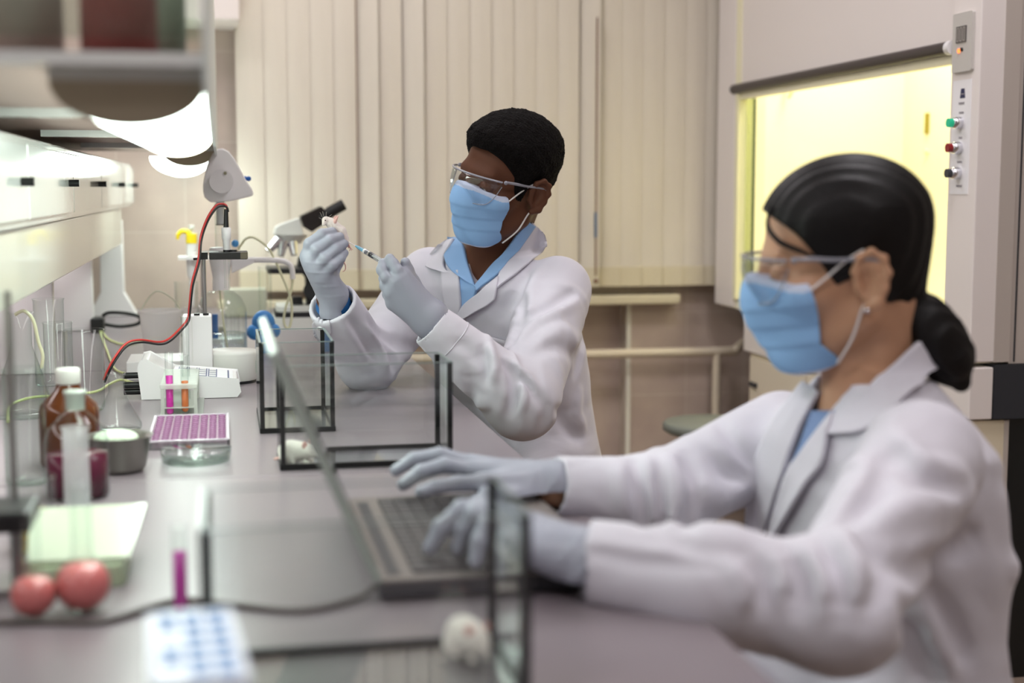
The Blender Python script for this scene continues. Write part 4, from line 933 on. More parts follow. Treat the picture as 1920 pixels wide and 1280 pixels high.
def patch(name, ca, cb, field, m, parent, tr, off=.003, thick=.003, n=40, w=14, roll=0., smooth=3):
    """cloth panel between two drawn edges, laid on the surface of a body and given its own thickness"""
    A = cat(ca, n); B_ = cat(cb, n); u = np.linspace(0, 1, w)
    px = (A[:, None]*(1-u)[None, :, None]+B_[:, None]*u[None, :, None]).reshape(-1, 2)
    H = hit(px, field, *tr).reshape(n, w, 3)
    for _ in range(smooth):
        H[1:-1] = H[1:-1]*.5+.25*(H[:-2]+H[2:]); H[:, 1:-1] = H[:, 1:-1]*.5+.25*(H[:, :-2]+H[:, 2:])
    H = H.reshape(-1, 3); N = grad(field, H, .006)
    o_ = off+roll*np.tile(u, n)**2
    top = H+N*(o_+thick)[:, None]; bot = H+N*(o_-0.004)[:, None]
    V = np.concatenate([top, bot]); M_ = n*w; f = []
    for i in range(n-1):
        for j in range(w-1):
            a = i*w+j; q = (a, a+1, a+w+1, a+w); f.append(q); f.append(tuple(M_+k for k in q[::-1]))
    rim = [j for j in range(w)]+[i*w+w-1 for i in range(1, n)]+[(n-1)*w+j for j in range(w-2, -1, -1)]+[i*w for i in range(n-2, 0, -1)]
    for i in range(len(rim)):
        a, b = rim[i], rim[(i+1) % len(rim)]; f.append((b, a, a+M_, b+M_))
    nn = np.cross(top[1]-top[0], top[w]-top[0])
    if nn @ N[0] < 0: f = [q[::-1] for q in f]
    return obj(name, (V, f), m, parent)
def frame(f, roll=0., pitch=0., up=(0, 0, 1)):
    """rotation matrix: columns forward, left, up; pitch > 0 looks down, roll > 0 drops the left ear"""
    f = np.array(f, float); f /= np.linalg.norm(f); l = np.cross(up, f); l /= np.linalg.norm(l); u = np.cross(f, l)
    c, s = math.cos(pitch), math.sin(pitch); f, u = f*c-u*s, u*c+f*s
    c, s = math.cos(roll), math.sin(roll); l, u = l*c-u*s, u*c+l*s
    return np.stack([f, l, u], 1)
# ------------------------------------------------------------------ the head, in its own frame: x forward, y left, z up, origin between the ears
def head_sdf(Q, fem=0., lids=.004):
    X = Q.copy(); X[:, 1] = np.abs(X[:, 1])
    d = ell(X, (-.008, 0, .042), (.098, .076, .084))
    d = smin(d, ell(X, (.022, 0, -.028), (.074, .060-.003*fem, .084)), .03)
    d = smin(d, cap(X, (.085, 0, .030), (.078, .036, .030), .011-.003*fem), .02)
    d = smin(d, ell(X, (.054, .046, -.020), (.030, .022, .020)), .022)
    d = smin(d, cap(X, (-.004, .052, -.058), (.062, .020, -.100+.006*fem), .018-.002*fem, .016-.002*fem), .028)
    d = smin(d, ell(X, (.074, 0, -.100+.006*fem), (.017, .019, .016)), .02)
    d = smin(d, cap(X, (.094, 0, .020), (.116-.003*fem, 0, -.022), .0065, .0105), .012)
    d = smin(d, ell(X, (.104, .012, -.027), (.011, .0085, .008)), .007)
    d = smin(d, cap(X, (.094, 0, -.052), (.086, .020, -.057), .007, .004), .008)
    d = smin(d, cap(X, (.093, 0, -.063), (.085, .017, -.062), .0075, .004), .007)
    d = smax(d, -cap(X, (.104, 0, -.0575), (.092, .022, -.0595), .0016), .003)
    d = smax(d, -ell(X, (.100, .033, .008), (.013, .019, .012)), .012)
    # eyelids over the eyeball, with a narrow slit between them
    e = ell(X, (.0795, .033, .008), (.0150, .0158, .0142))
    slit = np.maximum(np.abs(X[:, 2]-.0045+.25*(X[:, 1]-.033)**2/.01)-lids*(1-((X[:, 1]-.033)/.0155)**2), .088-X[:, 0])
    d = np.minimum(d, smax(e, -slit, .001))
    d = smin(d, cap(X, (.087, .018, .031), (.080, .045, .034), .0035, .002), .006)
    # ear
    ea = np.stack([X[:, 0]+.012, X[:, 1]-.0735+.28*(X[:, 0]+.004), X[:, 2]+.006+.007*fem], 1)/1.12
    er = ell(ea, (-.004, .004, .002), (.017, .006, .029))
    er = smax(er, -ell(ea, (-.001, .011, -.002), (.010, .008, .016)), .004)
    op = [(.010, .004, -.004), (.011, .007, .012), (.005, .009, .026), (-.008, .010, .031), (-.019, .010, .022), (-.021, .009, .006), (-.015, .008, -.010), (-.006, .006, -.024), (.003, .003, -.028)]
    er = smin(er, chain(ea, op, [.0032]*7+[.0052, .0055]), .004)
    er = smin(er, chain(ea, [(-.004, .006, -.012), (-.011, .007, .0), (-.010, .007, .014)], [.0028]*3), .004)
    er = smin(er, ell(ea, (.010, .003, -.006), (.004, .004, .006)), .004)
    d = smin(d, er*1.12, .005)
    return d
def neck_sdf(Q, a, b, r): return cap(Q, a, b, r, r*1.08)
def wob(Q, f, ph, dirv, warp=(1, 0, 0), wf=20., wa=1.):
    """one family of soft cloth ridges"""
    dirv = np.asarray(dirv, np.float32); dirv = dirv/np.linalg.norm(dirv); warp = np.asarray(warp, np.float32)
    s = np.sin((Q @ dirv)*f+ph+wa*np.sin((Q @ warp)*wf+ph*1.7)); return np.sign(s)*np.abs(s)**1.0*.5+.5-np.abs(s)*.0
def ridge(Q, f, ph, dirv, warp=(0, 0, 1), wf=14., wa=1.2):
    dirv = np.asarray(dirv, np.float32); dirv = dirv/np.linalg.norm(dirv); warp = np.asarray(warp, np.float32)
    s = np.sin((Q @ dirv)*f*.5+ph+wa*np.sin((Q @ warp)*wf+ph*1.7)+.5*np.sin((Q @ np.array([.7, -.5, .5], np.float32))*41+ph))
    w2 = np.sin((Q @ np.array([.6, .9, -.4], np.float32))*19+ph*2.3)
    return 1.25*np.exp(-(s/.42)**2)*(.65+.35*w2)+.30*np.abs(s)
def gate(Q, c, r):
    """1 at c, fading to 0 at distance r"""
    d = np.sqrt(((Q-np.asarray(c, np.float32))**2).sum(1))/r; return np.clip(1-d, 0, 1)**1.2
def torso_sdf(Q, zs_, cx, cy, hw, hd, f, l, p=2.5):
    z = Q[:, 2]; X = np.interp(z, zs_, cx); Y = np.interp(z, zs_, cy); w = np.interp(z, zs_, hw); d_ = np.interp(z, zs_, hd)
    dx = Q[:, 0]-X; dy = Q[:, 1]-Y; a = np.abs(dx*l[0]+dy*l[1])/w; b = np.abs(dx*f[0]+dy*f[1])/d_
    r = ((a**p+b**p)**(1/p)-1)*np.minimum(w, d_)
    r = np.maximum(r, zs_[0]-z)
    return np.maximum(r*.85, z-zs_[-1]).astype(np.float32)

def crease_list(items, field, tr):
    """items: (pixel path, width, depth); depth > 0 is a valley, < 0 a raised fold. Paths are laid on the cloth surface"""
    out = []
    for path, w, a in items:
        pts = hit(cat(path, 7), field, *tr).astype(np.float32); out.append((pts, w, a, pts.min(0)-3*w, pts.max(0)+3*w))
    return out
def apply_creases(Q, d, cl):
    d = d.copy()
    for pts, w, a, lo, hi in cl:
        m = np.nonzero(((Q > lo) & (Q < hi)).all(1))[0]
        if not len(m): continue
        q = Q[m]; best = np.full(len(m), 9., np.float32); tt = np.zeros(len(m), np.float32); n = len(pts)-1
        for i in range(n):
            ab = pts[i+1]-pts[i]; t = np.clip(((q-pts[i]) @ ab)/(ab @ ab+1e-9), 0, 1); e = ((q-pts[i]-t[:, None]*ab)**2).sum(1)
            k = e < best; best[k] = e[k]; tt[k] = (i+t[k])/n
        d[m] += 1.75*a*np.exp(-best/(w*w))*np.sin(np.pi*np.clip(tt*.9+.05, 0, 1))**.6
    return d
# ================================================================== materials of people
M_skinM = mat('skin_dark_brown', (92, 58, 42), .55, spec=.22, noise=.10, nscale=25, bump=.15, bscale=220, bdist=.0006)
M_skinW = mat('skin_light_tan', (190, 146, 116), .42, spec=.4, noise=.05, nscale=25, sub=.12, bump=.1, bscale=220, bdist=.0005)
M_hairM = mat('hair_black_curly', (16, 13, 12), .85, spec=.15, bump=1, bscale=330, bdist=.009, noise=.6, nscale=300)
M_hairW = mat('hair_black_straight', (12, 9, 9), .5, spec=.28, bump=.5, bscale=60, stretch=(.35, 6, 6), bdist=.002)
M_coat = mat('coat_white_cotton', (208, 206, 215), .85, spec=.2, bump=.12, bscale=500, bdist=.0005, sheen=.2)
folds(M_coat, 5.5, .045, .38, .9); M_coat2 = mat('coat_seam_white', (202, 200, 208), .85)
M_shirt = mat('shirt_light_blue', (136, 172, 214), .8, spec=.2, sheen=.2)
M_shirt2 = mat('shirt_slate_blue', (120, 142, 180), .8, spec=.2)
M_glove = mat('glove_grey_nitrile', (158, 161, 174), .42, spec=.45, bump=.25, bscale=60, bdist=.002)
M_mask = mat('mask_blue_nonwoven', (142, 182, 226), .8, spec=.15, bump=.15, bscale=300, bdist=.0006)
M_maskw = mat('mask_edge_pale', (200, 210, 232), .8)
M_strap = mat('mask_strap_white', (226, 222, 220), .7)
M_lens = glassy('goggle_lens', (.96, .965, .97), (.60, .64, .68), rough=.02)
M_frame = mat('goggle_frame_clear', (196, 196, 206), .15, trans=.55, ior=1.4)
M_trous = mat('trousers_dark', (44, 46, 58), .8); M_shoe = mat('shoe_black', (22, 22, 24), .4)
M_eye = mat('eyeball', (215, 208, 200), .12); M_iris = mat('iris_dark', (26, 16, 12), .1)
M_btn = mat('button_white', (226, 224, 226), .35)
CF = np.float32
def headpack(root, H, Rm, fem, skin, hairM, lids):
    """parts that sit on a head: eyes, mask, straps, goggles. Rm columns are forward, left, up; H the point between the ears"""
    W_ = lambda p: H+Rm @ np.array(p, float)
    for s in (-1, 1):
        e = obj('eyeball', MB().ball((0, 0, 0), .0122, 14), M_eye, root); e.matrix_basis = Matrix.Translation(Vector(W_((.0805, .033*s, .008))-wloc(root)))
        e.data.transform(Matrix.Translation(Vector(wloc(root)))); WL[e.name] = W_((.0805, .033*s, .008))
        d = Vector(Rm @ np.array([.93, -.10, -.36])).normalized()
        i = obj('iris', MB().ball((0, 0, 0), (.0062, .0062, .0022), 12, M=Vector(d).to_track_quat('Z', 'Y').to_matrix().to_4x4()), M_iris, None, base=(0, 0, 0)); i.parent = e; i.location = d*.0108; WL[i.name] = WL[e.name]
    # mask
    def hullf(X):
        d = ell(X, (.022, 0, -.028), (.082, .065, .088))
        A_ = X.copy(); A_[:, 1] = np.abs(X[:, 1])
        d = smin(d, ell(A_, (.054, .046, -.020), (.030, .022, .020)), .022)
        d = smin(d, cap(A_, (-.004, .052, -.058), (.062, .022, -.098), .019, .019), .028)
        d = smin(d, ell(X, (.100, 0, -.030), (.028, .026, .042)), .035)
        d = smin(d, ell(X, (.078, 0, -.092), (.028, .036, .028)), .04)
        return d
    top, bot, back = (.004, -.128, .034)
    def mask(Q):
        X = ((Q-H) @ Rm).astype(CF); a = np.abs(X[:, 1])
        d = hullf(X)-.0022
        z = X[:, 2]
        pl = 0
        for zc in (-.032, -.055, -.080): pl = pl+np.clip((z-zc)/.006+.5, 0, 1)*.0022-.0011
        ridg = .0012*np.sin(X[:, 1]*150+z*90)*np.clip((-z-.02)/.05, 0, 1)
        d = d-pl-ridg
        zt = top+.010*np.clip((X[:, 0]-.07)/.04, 0, 1)-.13*a
        zb = bot+.010+.0*a
        bx = .051-.003*np.cos((z+.05)*50)-.022*np.clip((-z-.080)/.022, 0, 1)
        return smax(smax(d, np.maximum(z-zt, zb-z), .003), bx-X[:, 0], .003)
    lo = H-.17; hi = H+.17
    mk = sdfobj('face_mask', mask, [ax(lo[i], hi[i], .0017) for i in range(3)], [M_mask, M_maskw], root, it=1)
    # pale bands at the upper and lower hem
    me = mk.data; n = len(me.polygons); co = np.zeros(n*3); me.polygons.foreach_get('center', co)
    X = (co.reshape(-1, 3)+wloc(mk)-H) @ Rm; a = np.abs(X[:, 1]); zt = top+.010*np.clip((X[:, 0]-.07)/.04, 0, 1)-.13*a
    idx = ((X[:, 2] > zt-.008) | (X[:, 2] < bot+.0145)).astype(np.int32); me.polygons.foreach_set('material_index', idx); me.update()
    ms = lambda p: (lambda Q: None)
    def onto(x, y, z, out=.0015):
        p = np.array([[x, y, z]], CF)
        for _ in range(30):
            d = hullf(p)-.003-out; p[0, 1] -= np.sign(y)*d[0]*.8
        return p[0]
    for s in (-1, 1):
        c1 = onto(.053, .06*s, -.012); c2 = onto(.034, .055*s, -.108)
        e1 = (.006, .0775*s, .016); e0 = (-.014, .081*s, .024); e2 = (-.022, .0795*s, -.024); e3 = (-.004, .0745*s, -.042)
        obj('mask_strap', MB().tube([W_(c1), W_((.030, .0735*s, .001)), W_(e1), W_(e0)], .0016, n=8), M_strap, mk)
        obj('mask_strap', MB().tube([W_(c2), W_((.014, .0675*s, -.078)), W_(e3), W_(e2)], .0016, n=8), M_strap, mk)
    # goggles
    n = 41; th = np.linspace(-1.12, 1.12, n); rows = 9
    V = []; 
    for j in range(rows):
        v = j/(rows-1)
        for t in th:
            k = abs(t)/1.12
            zt = .036-.009*k**2; zb = -.022+.016*max(0, 1-abs(t)/.22)*1.2+.040*max(0, (k-.6)/.4)**2
            z = zb+(zt-zb)*v; bulge = .004*math.sin(pi*v)
            x = .028+(.093+bulge)*math.cos(t)**.85 if math.cos(t) > 0 else .028; y = (.079+bulge*.3)*math.sin(t)
            V.append(W_((x, y, z)))
    f = [(j*n+i, j*n+i+1, (j+1)*n+i+1, (j+1)*n+i) for j in range(rows-1) for i in range(n-1)]
    gg = obj('safety_glasses', (np.array(V), f), M_lens, root)
    so = gg.modifiers.new('thickness', 'SOLIDIFY'); so.thickness = .0018
    obj('brow_bar', MB().tube([V[(rows-1)*n+i] for i in range(0, n, 2)], .0019, n=8, sub=2), M_frame, gg)
    obj('lower_rim', MB().tube([V[i] for i in range(0, n, 2)], .0009, n=6, sub=2), M_frame, gg)
    for s in (-1, 1):
        q = [W_((.067, .0715*s, .027)), W_((.045, .0785*s, .024)), W_((.022, .0815*s, .019)), W_((-.004, .0845*s, .015)), W_((-.026, .0885*s, .010)), W_((-.038, .088*s, -.006))]
        obj('temple_arm', MB().tube(q, [.0028, .0030, .0024, .0022, .0020], n=8), M_frame, gg)
        obj('hinge', MB().ball(W_((.066, .0725*s, .026)), .0042, 8), M_frame, gg)
        obj('nose_pad', MB().tube([W_((.108, .009*s, .004)), W_((.104, .013*s, -.012))], .0018, n=8, sub=1), M_frame, gg)
    return mk, gg
def legs_sdf(Q, hipL, hipR, kneeL, kneeR, ankL, ankR):
    d = chain(Q, [hipL, kneeL, ankL], [.085, .062, .045], .02); return smin(d, chain(Q, [hipR, kneeR, ankR], [.085, .062, .045], .02), .03)
def shoe(p, f, root):
    f = np.array([f[0], f[1], 0.]); f /= np.linalg.norm(f)
    def fld(Q):
        d = chain(Q, [p+f*-.04+(0, 0, .02), p+f*.06+(0, 0, .012), p+f*.15+(0, 0, .008)], [.042, .04, .032], .02)
        d = smin(d, cap(Q, p+(0, 0, .03), p+(0, 0, .09), .04, .042), .02); return smax(d, -Q[:, 2]+.0, .004)
    c = p+f*.05; return sdfobj('shoe', fld, [ax(c[i]-.17, c[i]+.17, .006) if i < 2 else ax(-.02, .16, .006) for i in range(3)], M_shoe, root)

# ================================================================== the man
def build_man():
    fa = math.radians(34); f = np.array([-math.cos(fa), -math.sin(fa), 0]); l = np.cross((0, 0, 1), f)
    pel = P(975, 860, Y=3.02); pel[2] = .60
    root = thing('person', (pel[0], pel[1], 0), 'man in white lab coat and blue mask holding up a mouse and a syringe', 'person')
    ls = P(1046, 543, Y=2.86); rs = P(808, 525, Y=3.07)
    neck = P(912, 500, Y=2.965)
    re = P(690, 680, Y=2.84); re[2] = T+.052; rw = P(618, 560, Y=2.715)
    le = P(980, 757, Y=2.60); lw = P(812, 612, Y=2.60)
    H = P(948, 345, Y=2.865)
    ha = math.radians(30); Rm = frame((-math.cos(ha), -math.sin(ha), 0), roll=math.radians(15), pitch=math.radians(4))
    hipL = pel+l*.09+f*.02; hipR = pel-l*.09+f*.02; hipL[2] = hipR[2] = .57
    kL = hipL+f*.20+l*.05; kR = hipR+f*.20-l*.05; kL[2] = kR[2] = .54; aL = kL+f*.02; aR = kR+f*.02; aL[2] = aR[2] = .10
    cz = [.475, .53, .60, .72, .84, .93, .975, 1.005, 1.03, 1.055]
    base = pel[:2]; nb = neck[:2]
    lean = [0, 0, 0, .12, .45, .75, .92, 1, 1.0, 1.0]
    cx = [base[0]+(nb[0]-base[0])*t for t in lean]; cy = [base[1]+(nb[1]-base[1])*t for t in lean]
    hw = [.20, .20, .185, .170, .180, .190, .185, .150, .105, .075]; hd = [.150, .150, .130, .120, .125, .120, .105, .085, .072, .062]
    def body(Q):
        X = ((Q-H) @ Rm).astype(CF); d = head_sdf(X, 0, .0030)
        nt = H+Rm @ np.array([-.026, .0, -.045]); d = smin(d, cap(Q, nt, neck+(0, 0, .0), .056, .060), .022)
        d = smin(d, cap(Q, H+Rm @ np.array([.02, 0, -.085]), neck+f*.05-(0, 0, .02), .018, .03), .03)
        t = torso_sdf(Q, cz, cx, cy, np.array(hw)-.030, np.array(hd)-.028, f, l, 2.3); d = smin(d, t, .03)
        for s, e, w in ((ls, le, lw), (rs, re, rw)):
            d = smin(d, chain(Q, [s, e, w], [.05, .040, .026], .01), .02)
        return smin(d, legs_sdf(Q, hipL, hipR, kL, kR, aL, aR)+.012, .02)
    A = [ax2(-.05, 1.05, .007, H[0]-.16, H[0]+.16, .0017), ax2(2.40, 3.30, .007, H[1]-.16, H[1]+.16, .0017), ax2(.03, 1.40, .008, H[2]-.15, H[2]+.15, .0017)]
    sdfobj('body', body, A, M_skinM, root, it=1)
    # hair: short, fuller on top, shaved line above the ear
    xs_ = [-.14, -.085, -.05, -.028, -.010, .006, .014, .032, .040, .060, .078, .12]; zs2 = [-.072, -.072, -.058, -.016, .018, .010, -.020, -.016, .034, .062, .080, .084]
    def hair(Q):
        X = ((Q-H) @ Rm).astype(CF); a = np.abs(X[:, 1])
        zl = np.interp(X[:, 0], xs_, zs2)
        th = .0025+.008*np.clip((X[:, 2]-zl-.004)/.03, 0, 1)+.015*np.clip((X[:, 2]-.03)/.07, 0, 1)
        d = ell(X, (-.010, 0, .044), (.098, .076, .084))-th
        d = smin(d, ell(X, (.022, 0, -.010), (.070, .0605, .080))-.0025, .03)
        fz = .0016*np.sin(X[:, 0]*640+3*np.sin(X[:, 1]*300))*np.sin(X[:, 1]*610+2*np.sin(X[:, 2]*290))*np.sin(X[:, 2]*650)+.0016*np.sin(X[:, 0]*170+1)*np.sin(X[:, 1]*190)*np.sin(X[:, 2]*150)
        return smax(d-fz, zl-X[:, 2], .006)
    sdfobj('hair', hair, [ax(H[i]-.15, H[i]+.17, .0017) for i in range(3)], M_hairM, root, it=0)
    headpack(root, H, Rm, 0, M_skinM, None, .003)
    # shirt under the coat
    def torso(Q, g=0): return torso_sdf(Q, cz, cx, cy, np.array(hw)+g, np.array(hd)+g, f, l)
    throat = H+Rm @ np.array([.0, 0, -.10]); vb = hit([(893, 536)], lambda Q: torso(Q), 2.2, 3.2)[0]
    # sleeves and coat
    def sleeves(Q):
        a = chain(Q, [ls, le, lw], [.069, .065, .043], .022)
        b = chain(Q, [rs, re, rw+(rw-re)*.02], [.072, .056, .048], .03)
        # folds on the near sleeve
        m = gate(Q, (le+ls)/2+(le-lw)*.12, .20); a = a-.013*m*ridge(Q, 62, .3, (lw-ls)+np.array([0, 0, .05]), (0, 0, 1), 17, .9)
        m = gate(Q, le+(lw-le)*.35, .15); a = a-.012*m*ridge(Q, 75, 1.4, (le-lw)+np.array([0, .0, .12]), (1, .5, 0), 23, .9)
        m = gate(Q, ls+(le-ls)*.15, .14); a = a-.012*m*ridge(Q, 58, 2.2, (.7, .2, .8), (0, 1, 1), 14, .8)
        m = gate(Q, (re+rs)/2, .17); b = b-.011*m*ridge(Q, 66, .9, (rw-rs)+np.array([.08, 0, 0]), (0, 0, 1), 18, .9)
        m = gate(Q, re+(rs-re)*.15, .12); b = b-.009*m*ridge(Q, 80, 2.0, (rs-re), (0, 0, 1), 20, .8)
        m = gate(Q, (re+rw)/2, .12); b = b-.005*m*ridge(Q, 48, 2.0, (.8, .3, .2), (0, 0, 1), 12, .8)
        return a, b
    wd = (lw-le)/np.linalg.norm(lw-le); wd2 = (rw-re)/np.linalg.norm(rw-re)
    creases = []
    def coat(Q):
        t = torso(Q, .004)
        m = gate(Q, (ls+neck)/2-(0, 0, .16), .24); t = t-.008*m*ridge(Q, 50, 1.0, (1.0, .1, .75), (0, 0, 1), 11, 1.)
        m = gate(Q, pel+(0, 0, .16), .25); t = t-.012*m*ridge(Q, 42, .5, (1., .4, -.25), (0, 0, 1), 9, 1.2)
        a, b = sleeves(Q)
        # drape of the skirt over the thighs
        th = np.minimum(cap(Q, hipL, kL, .105, .085), cap(Q, hipR, kR, .105, .085)); t = smin(t, smax(th, .475-Q[:, 2], .01), .04)
        d = smin(t, np.minimum(a, b), .028)
        # cut the sleeves open at the cuffs
        d = smax(d, ((Q-(lw+wd*.012)) @ wd.astype(CF)), .003) if False else d
        cl = smax(a, ((Q-(lw+wd*.006)) @ wd.astype(CF)), .002); cr = smax(b, ((Q-(rw-wd2*.012)) @ wd2.astype(CF)), .002)
        d = smin(t, np.minimum(cl, cr), .028)
        d = np.maximum(d, -cap(Q, lw-wd*.03, lw+wd*.05, .036, .040)); d = np.maximum(d, -cap(Q, rw-wd2*.06, rw+wd2*.05, .036, .047))
        d = smax(d, -cap(Q, throat, vb+(0, 0, .006), .062, .024), .004)
        nk = cap(Q, neck+(0, 0, -.012), neck+(0, 0, .10), .076, .08); return apply_creases(Q, smax(d, -nk, .005), creases)
    creases += crease_list([
        ([(1074, 551), (1031, 575), (997, 591), (968, 622)], .012, .016), ([(1081, 562), (1041, 586), (1004, 606), (972, 640)], .012, -.010),
        ([(986, 560), (973, 605), (960, 642)], .012, .014), ([(1000, 545), (990, 575), (985, 600)], .012, -.007),
        ([(948, 682), (970, 704), (992, 722), (998, 738)], .009, .014), ([(958, 678), (986, 704), (1004, 730)], .010, -.010),
        ([(906, 655), (912, 686), (909, 715)], .009, .012), ([(918, 652), (928, 680), (922, 712)], .010, -.010),
        ([(959, 691), (962, 717), (965, 747), (957, 770)], .010, .012), ([(976, 705), (984, 735), (974, 770)], .010, -.009),
        ([(1004, 735), (1026, 765), (1019, 800)], .012, .009), ([(880, 700), (886, 735), (878, 760)], .012, .008), ([(940, 700), (944, 740), (935, 775)], .012, -.008),
        ([(986, 520), (962, 560), (940, 592)], .014, .010), ([(1015, 500), (1000, 530), (985, 560)], .014, -.006),
        ([(1105, 600), (1092, 655), (1080, 700)], .010, .008), ([(1045, 769), (1064, 806), (1085, 822)], .012, .010), ([(1085, 735), (1080, 775), (1092, 800)], .012, -.008),
        ([(692, 602), (737, 640), (782, 650)], .012, .012), ([(700, 618), (730, 662), (742, 690)], .011, .010), ([(688, 612), (716, 652), (726, 690)], .011, -.009),
        ([(745, 705), (770, 695), (786, 675)], .010, .010), ([(640, 605), (668, 650), (690, 690)], .012, -.006), ([(655, 600), (690, 645), (712, 672)], .010, .006),
        ([(1010, 640), (1050, 620), (1085, 640)], .016, -.007), ([(1000, 665), (1045, 650), (1080, 672)], .014, .006), ([(850, 640), (880, 655), (900, 680)], .012, .006)], coat, (2.3, 3.25))
    A = [ax(.0, 1.0, .0036), ax(2.42, 3.30, .0036), ax(.46, 1.12, .0036)]
    ct = sdfobj('lab_coat', coat, A, M_coat, root, it=2, margin=.03)
    def under(Q):
        t = torso_sdf(Q, cz, cx, cy, np.array(hw)+.001, np.array(hd)+.001, f, l)
        nk = cap(Q, neck+(0, 0, -.06)+f*.008, neck+(0, 0, .050), .062, .058); d = smin(t, nk, .03)
        return d
    flat = lambda Q: smin(torso(Q, .004), under(Q), .01)
    tr = (2.3, 3.25)
    # shirt front and shirt collar
    sh = patch('shirt_front', [(856, 505), (861, 545), (865, 590)], [(894, 538), (886, 562), (868, 592)], flat, M_shirt, root, tr, off=-.002, thick=.003)
    def neckf(Q):
        return smin(cap(Q, H+Rm @ np.array([-.022, 0, -.055]), neck+(0, 0, .0), .055, .064), under(Q), .03)
    patch('shirt_collar', [(858, 446), (871, 462), (880, 500), (893, 538)], [(846, 452), (841, 478), (850, 506), (880, 530)], neckf, M_shirt, sh, tr, off=.004, roll=.006)
    patch('shirt_collar', [(986, 412), (966, 440), (930, 492), (893, 538)], [(997, 420), (970, 462), (942, 510), (898, 545)], neckf, M_shirt, sh, tr, off=.006, roll=.002)
    # lapels and collar of the coat
    patch('collar', [(996, 416), (969, 458), (941, 506), (932, 542)], [(1004, 430), (1012, 460), (994, 496), (940, 540)], neckf, M_coat, ct, tr, off=.006, roll=.007)
    patch('collar', [(858, 452), (842, 480), (838, 502), (850, 515)], [(838, 464), (815, 490), (804, 504), (838, 514)], neckf, M_coat, ct, tr, off=.010, roll=.006)
    patch('lapel', [(936, 520), (905, 545), (872, 572), (853, 606)], [(931, 560), (916, 573), (886, 588), (854, 607)], flat, M_coat, ct, tr, off=.005, roll=.006)
    patch('lapel', [(862, 508), (864, 540), (866, 574), (858, 600)], [(834, 512), (836, 545), (843, 580), (852, 606)], flat, M_coat, ct, tr, off=.004, roll=.005)
    pk = patch('chest_pocket', [(900, 624), (928, 632), (962, 640)], [(886, 700), (915, 712), (946, 724)], flat, M_coat2, ct, tr, off=.0045, thick=.0022)
    # left (near) glove holding the syringe
    def Z(px, py, Y): return P(px, py, Y=Y)
    Yb = 2.60
    w = Z(806, 597, 2.60); 
    mc = [Z(755, 520, Yb-.005), Z(742, 530, Yb-.010), Z(735, 548, Yb-.005), Z(738, 568, Yb+.005)]
    fin = [[mc[0], Z(745, 507, Yb-.012), Z(738, 495, Yb-.006), Z(731, 484, Yb)],
           [mc[1], Z(724, 520, Yb-.010), Z(716, 506, Yb-.004), Z(718, 493, Yb+.004)],
           [mc[2], Z(722, 536, Yb), Z(720, 522, Yb+.018), Z(728, 512, Yb+.022)],
           [mc[3], Z(726, 552, Yb+.012), Z(724, 538, Yb+.030), Z(734, 530, Yb+.034)]]
    thb = [Z(792, 562, Yb+.022), Z(774, 528, Yb+.026), Z(764, 506, Yb+.018), Z(760, 492, Yb+.012)]
    def gl(Q):
        d = cap(Q, w, mc[0], .030, .018)
        for q, r0, r1 in ((mc[1], .031, .017), (mc[2], .031, .016), (mc[3], .030, .015)): d = smin(d, cap(Q, w, q, r0, r1), .014)
        d = smin(d, cap(Q, w+(Z(822, 618, 2.6)-w), w, .028, .030), .015)
        for q, r in zip(fin, (.0100, .0100, .0095, .0085)): d = smin(d, chain(Q, q, [r*1.12, r*1.03, r, r*.88], .004), .005)
        d = smin(d, chain(Q, thb, [.017, .0125, .011, .0095], .006), .012)
        m = gate(Q, (mc[0]+mc[1])/2, .035); d = d-.0026*m*ridge(Q, 420, 0, (1, 0, .6), (0, 0, 1), 60, .6)
        m = gate(Q, Z(812, 605, 2.60), .05); return d-.0028*m*ridge(Q, 300, .7, (-1, 0, .9), (0, 1, 1), 50, .8)
    c = Z(765, 555, 2.61); g1 = sdfobj('glove', gl, [ax(c[i]-.11, c[i]+.11, .0014) for i in range(3)], M_glove, root, it=1, margin=.004)
    g1['label'] = 'grey glove gripping the syringe'
    # right glove pinching the mouse
    Yr = 2.69; w2 = Z(624, 552, 2.712)
    m2 = [Z(576, 480, Yr), Z(582, 492, Yr-.006), Z(592, 505, Yr-.008), Z(606, 516, Yr-.006)]
    f2 = [[m2[0], Z(580, 457, Yr-.004), Z(604, 439, Yr-.004), Z(623, 434, Yr+.006)],
          [m2[1], Z(594, 468, Yr-.014), Z(618, 451, Yr-.010), Z(637, 444, Yr+.004)],
          [m2[2], Z(609, 485, Yr-.020), Z(630, 467, Yr-.012), Z(645, 457, Yr+.004)],
          [m2[3], Z(622, 498, Yr-.020), Z(638, 485, Yr-.010), Z(646, 474, Yr+.006)]]
    t2 = [Z(612, 522, Yr+.022), Z(630, 490, Yr+.036), Z(634, 462, Yr+.034), Z(634, 447, Yr+.026)]
    def gr(Q):
        d = cap(Q, w2, m2[0], .023, .014)
        for q, r0, r1 in ((m2[1], .024, .015), (m2[2], .024, .016), (m2[3], .024, .017)): d = smin(d, cap(Q, w2, q, r0, r1), .012)
        d = smin(d, cap(Q, w2-(0, 0, .03)+(rw-w2)*.5, w2, .023, .024), .012)
        for q, r in zip(f2, (.0100, .0103, .0100, .0090)): d = smin(d, chain(Q, q, [r*1.15, r*1.06, r, r*.86], .004), .0045)
        d = smin(d, chain(Q, t2, [.020, .014, .0115, .0095], .006), .012)
        m = gate(Q, Z(600, 505, Yr-.01), .045); d = d-.0026*m*ridge(Q, 380, .4, (.2, 0, 1), (1, 0, 0), 45, .7)
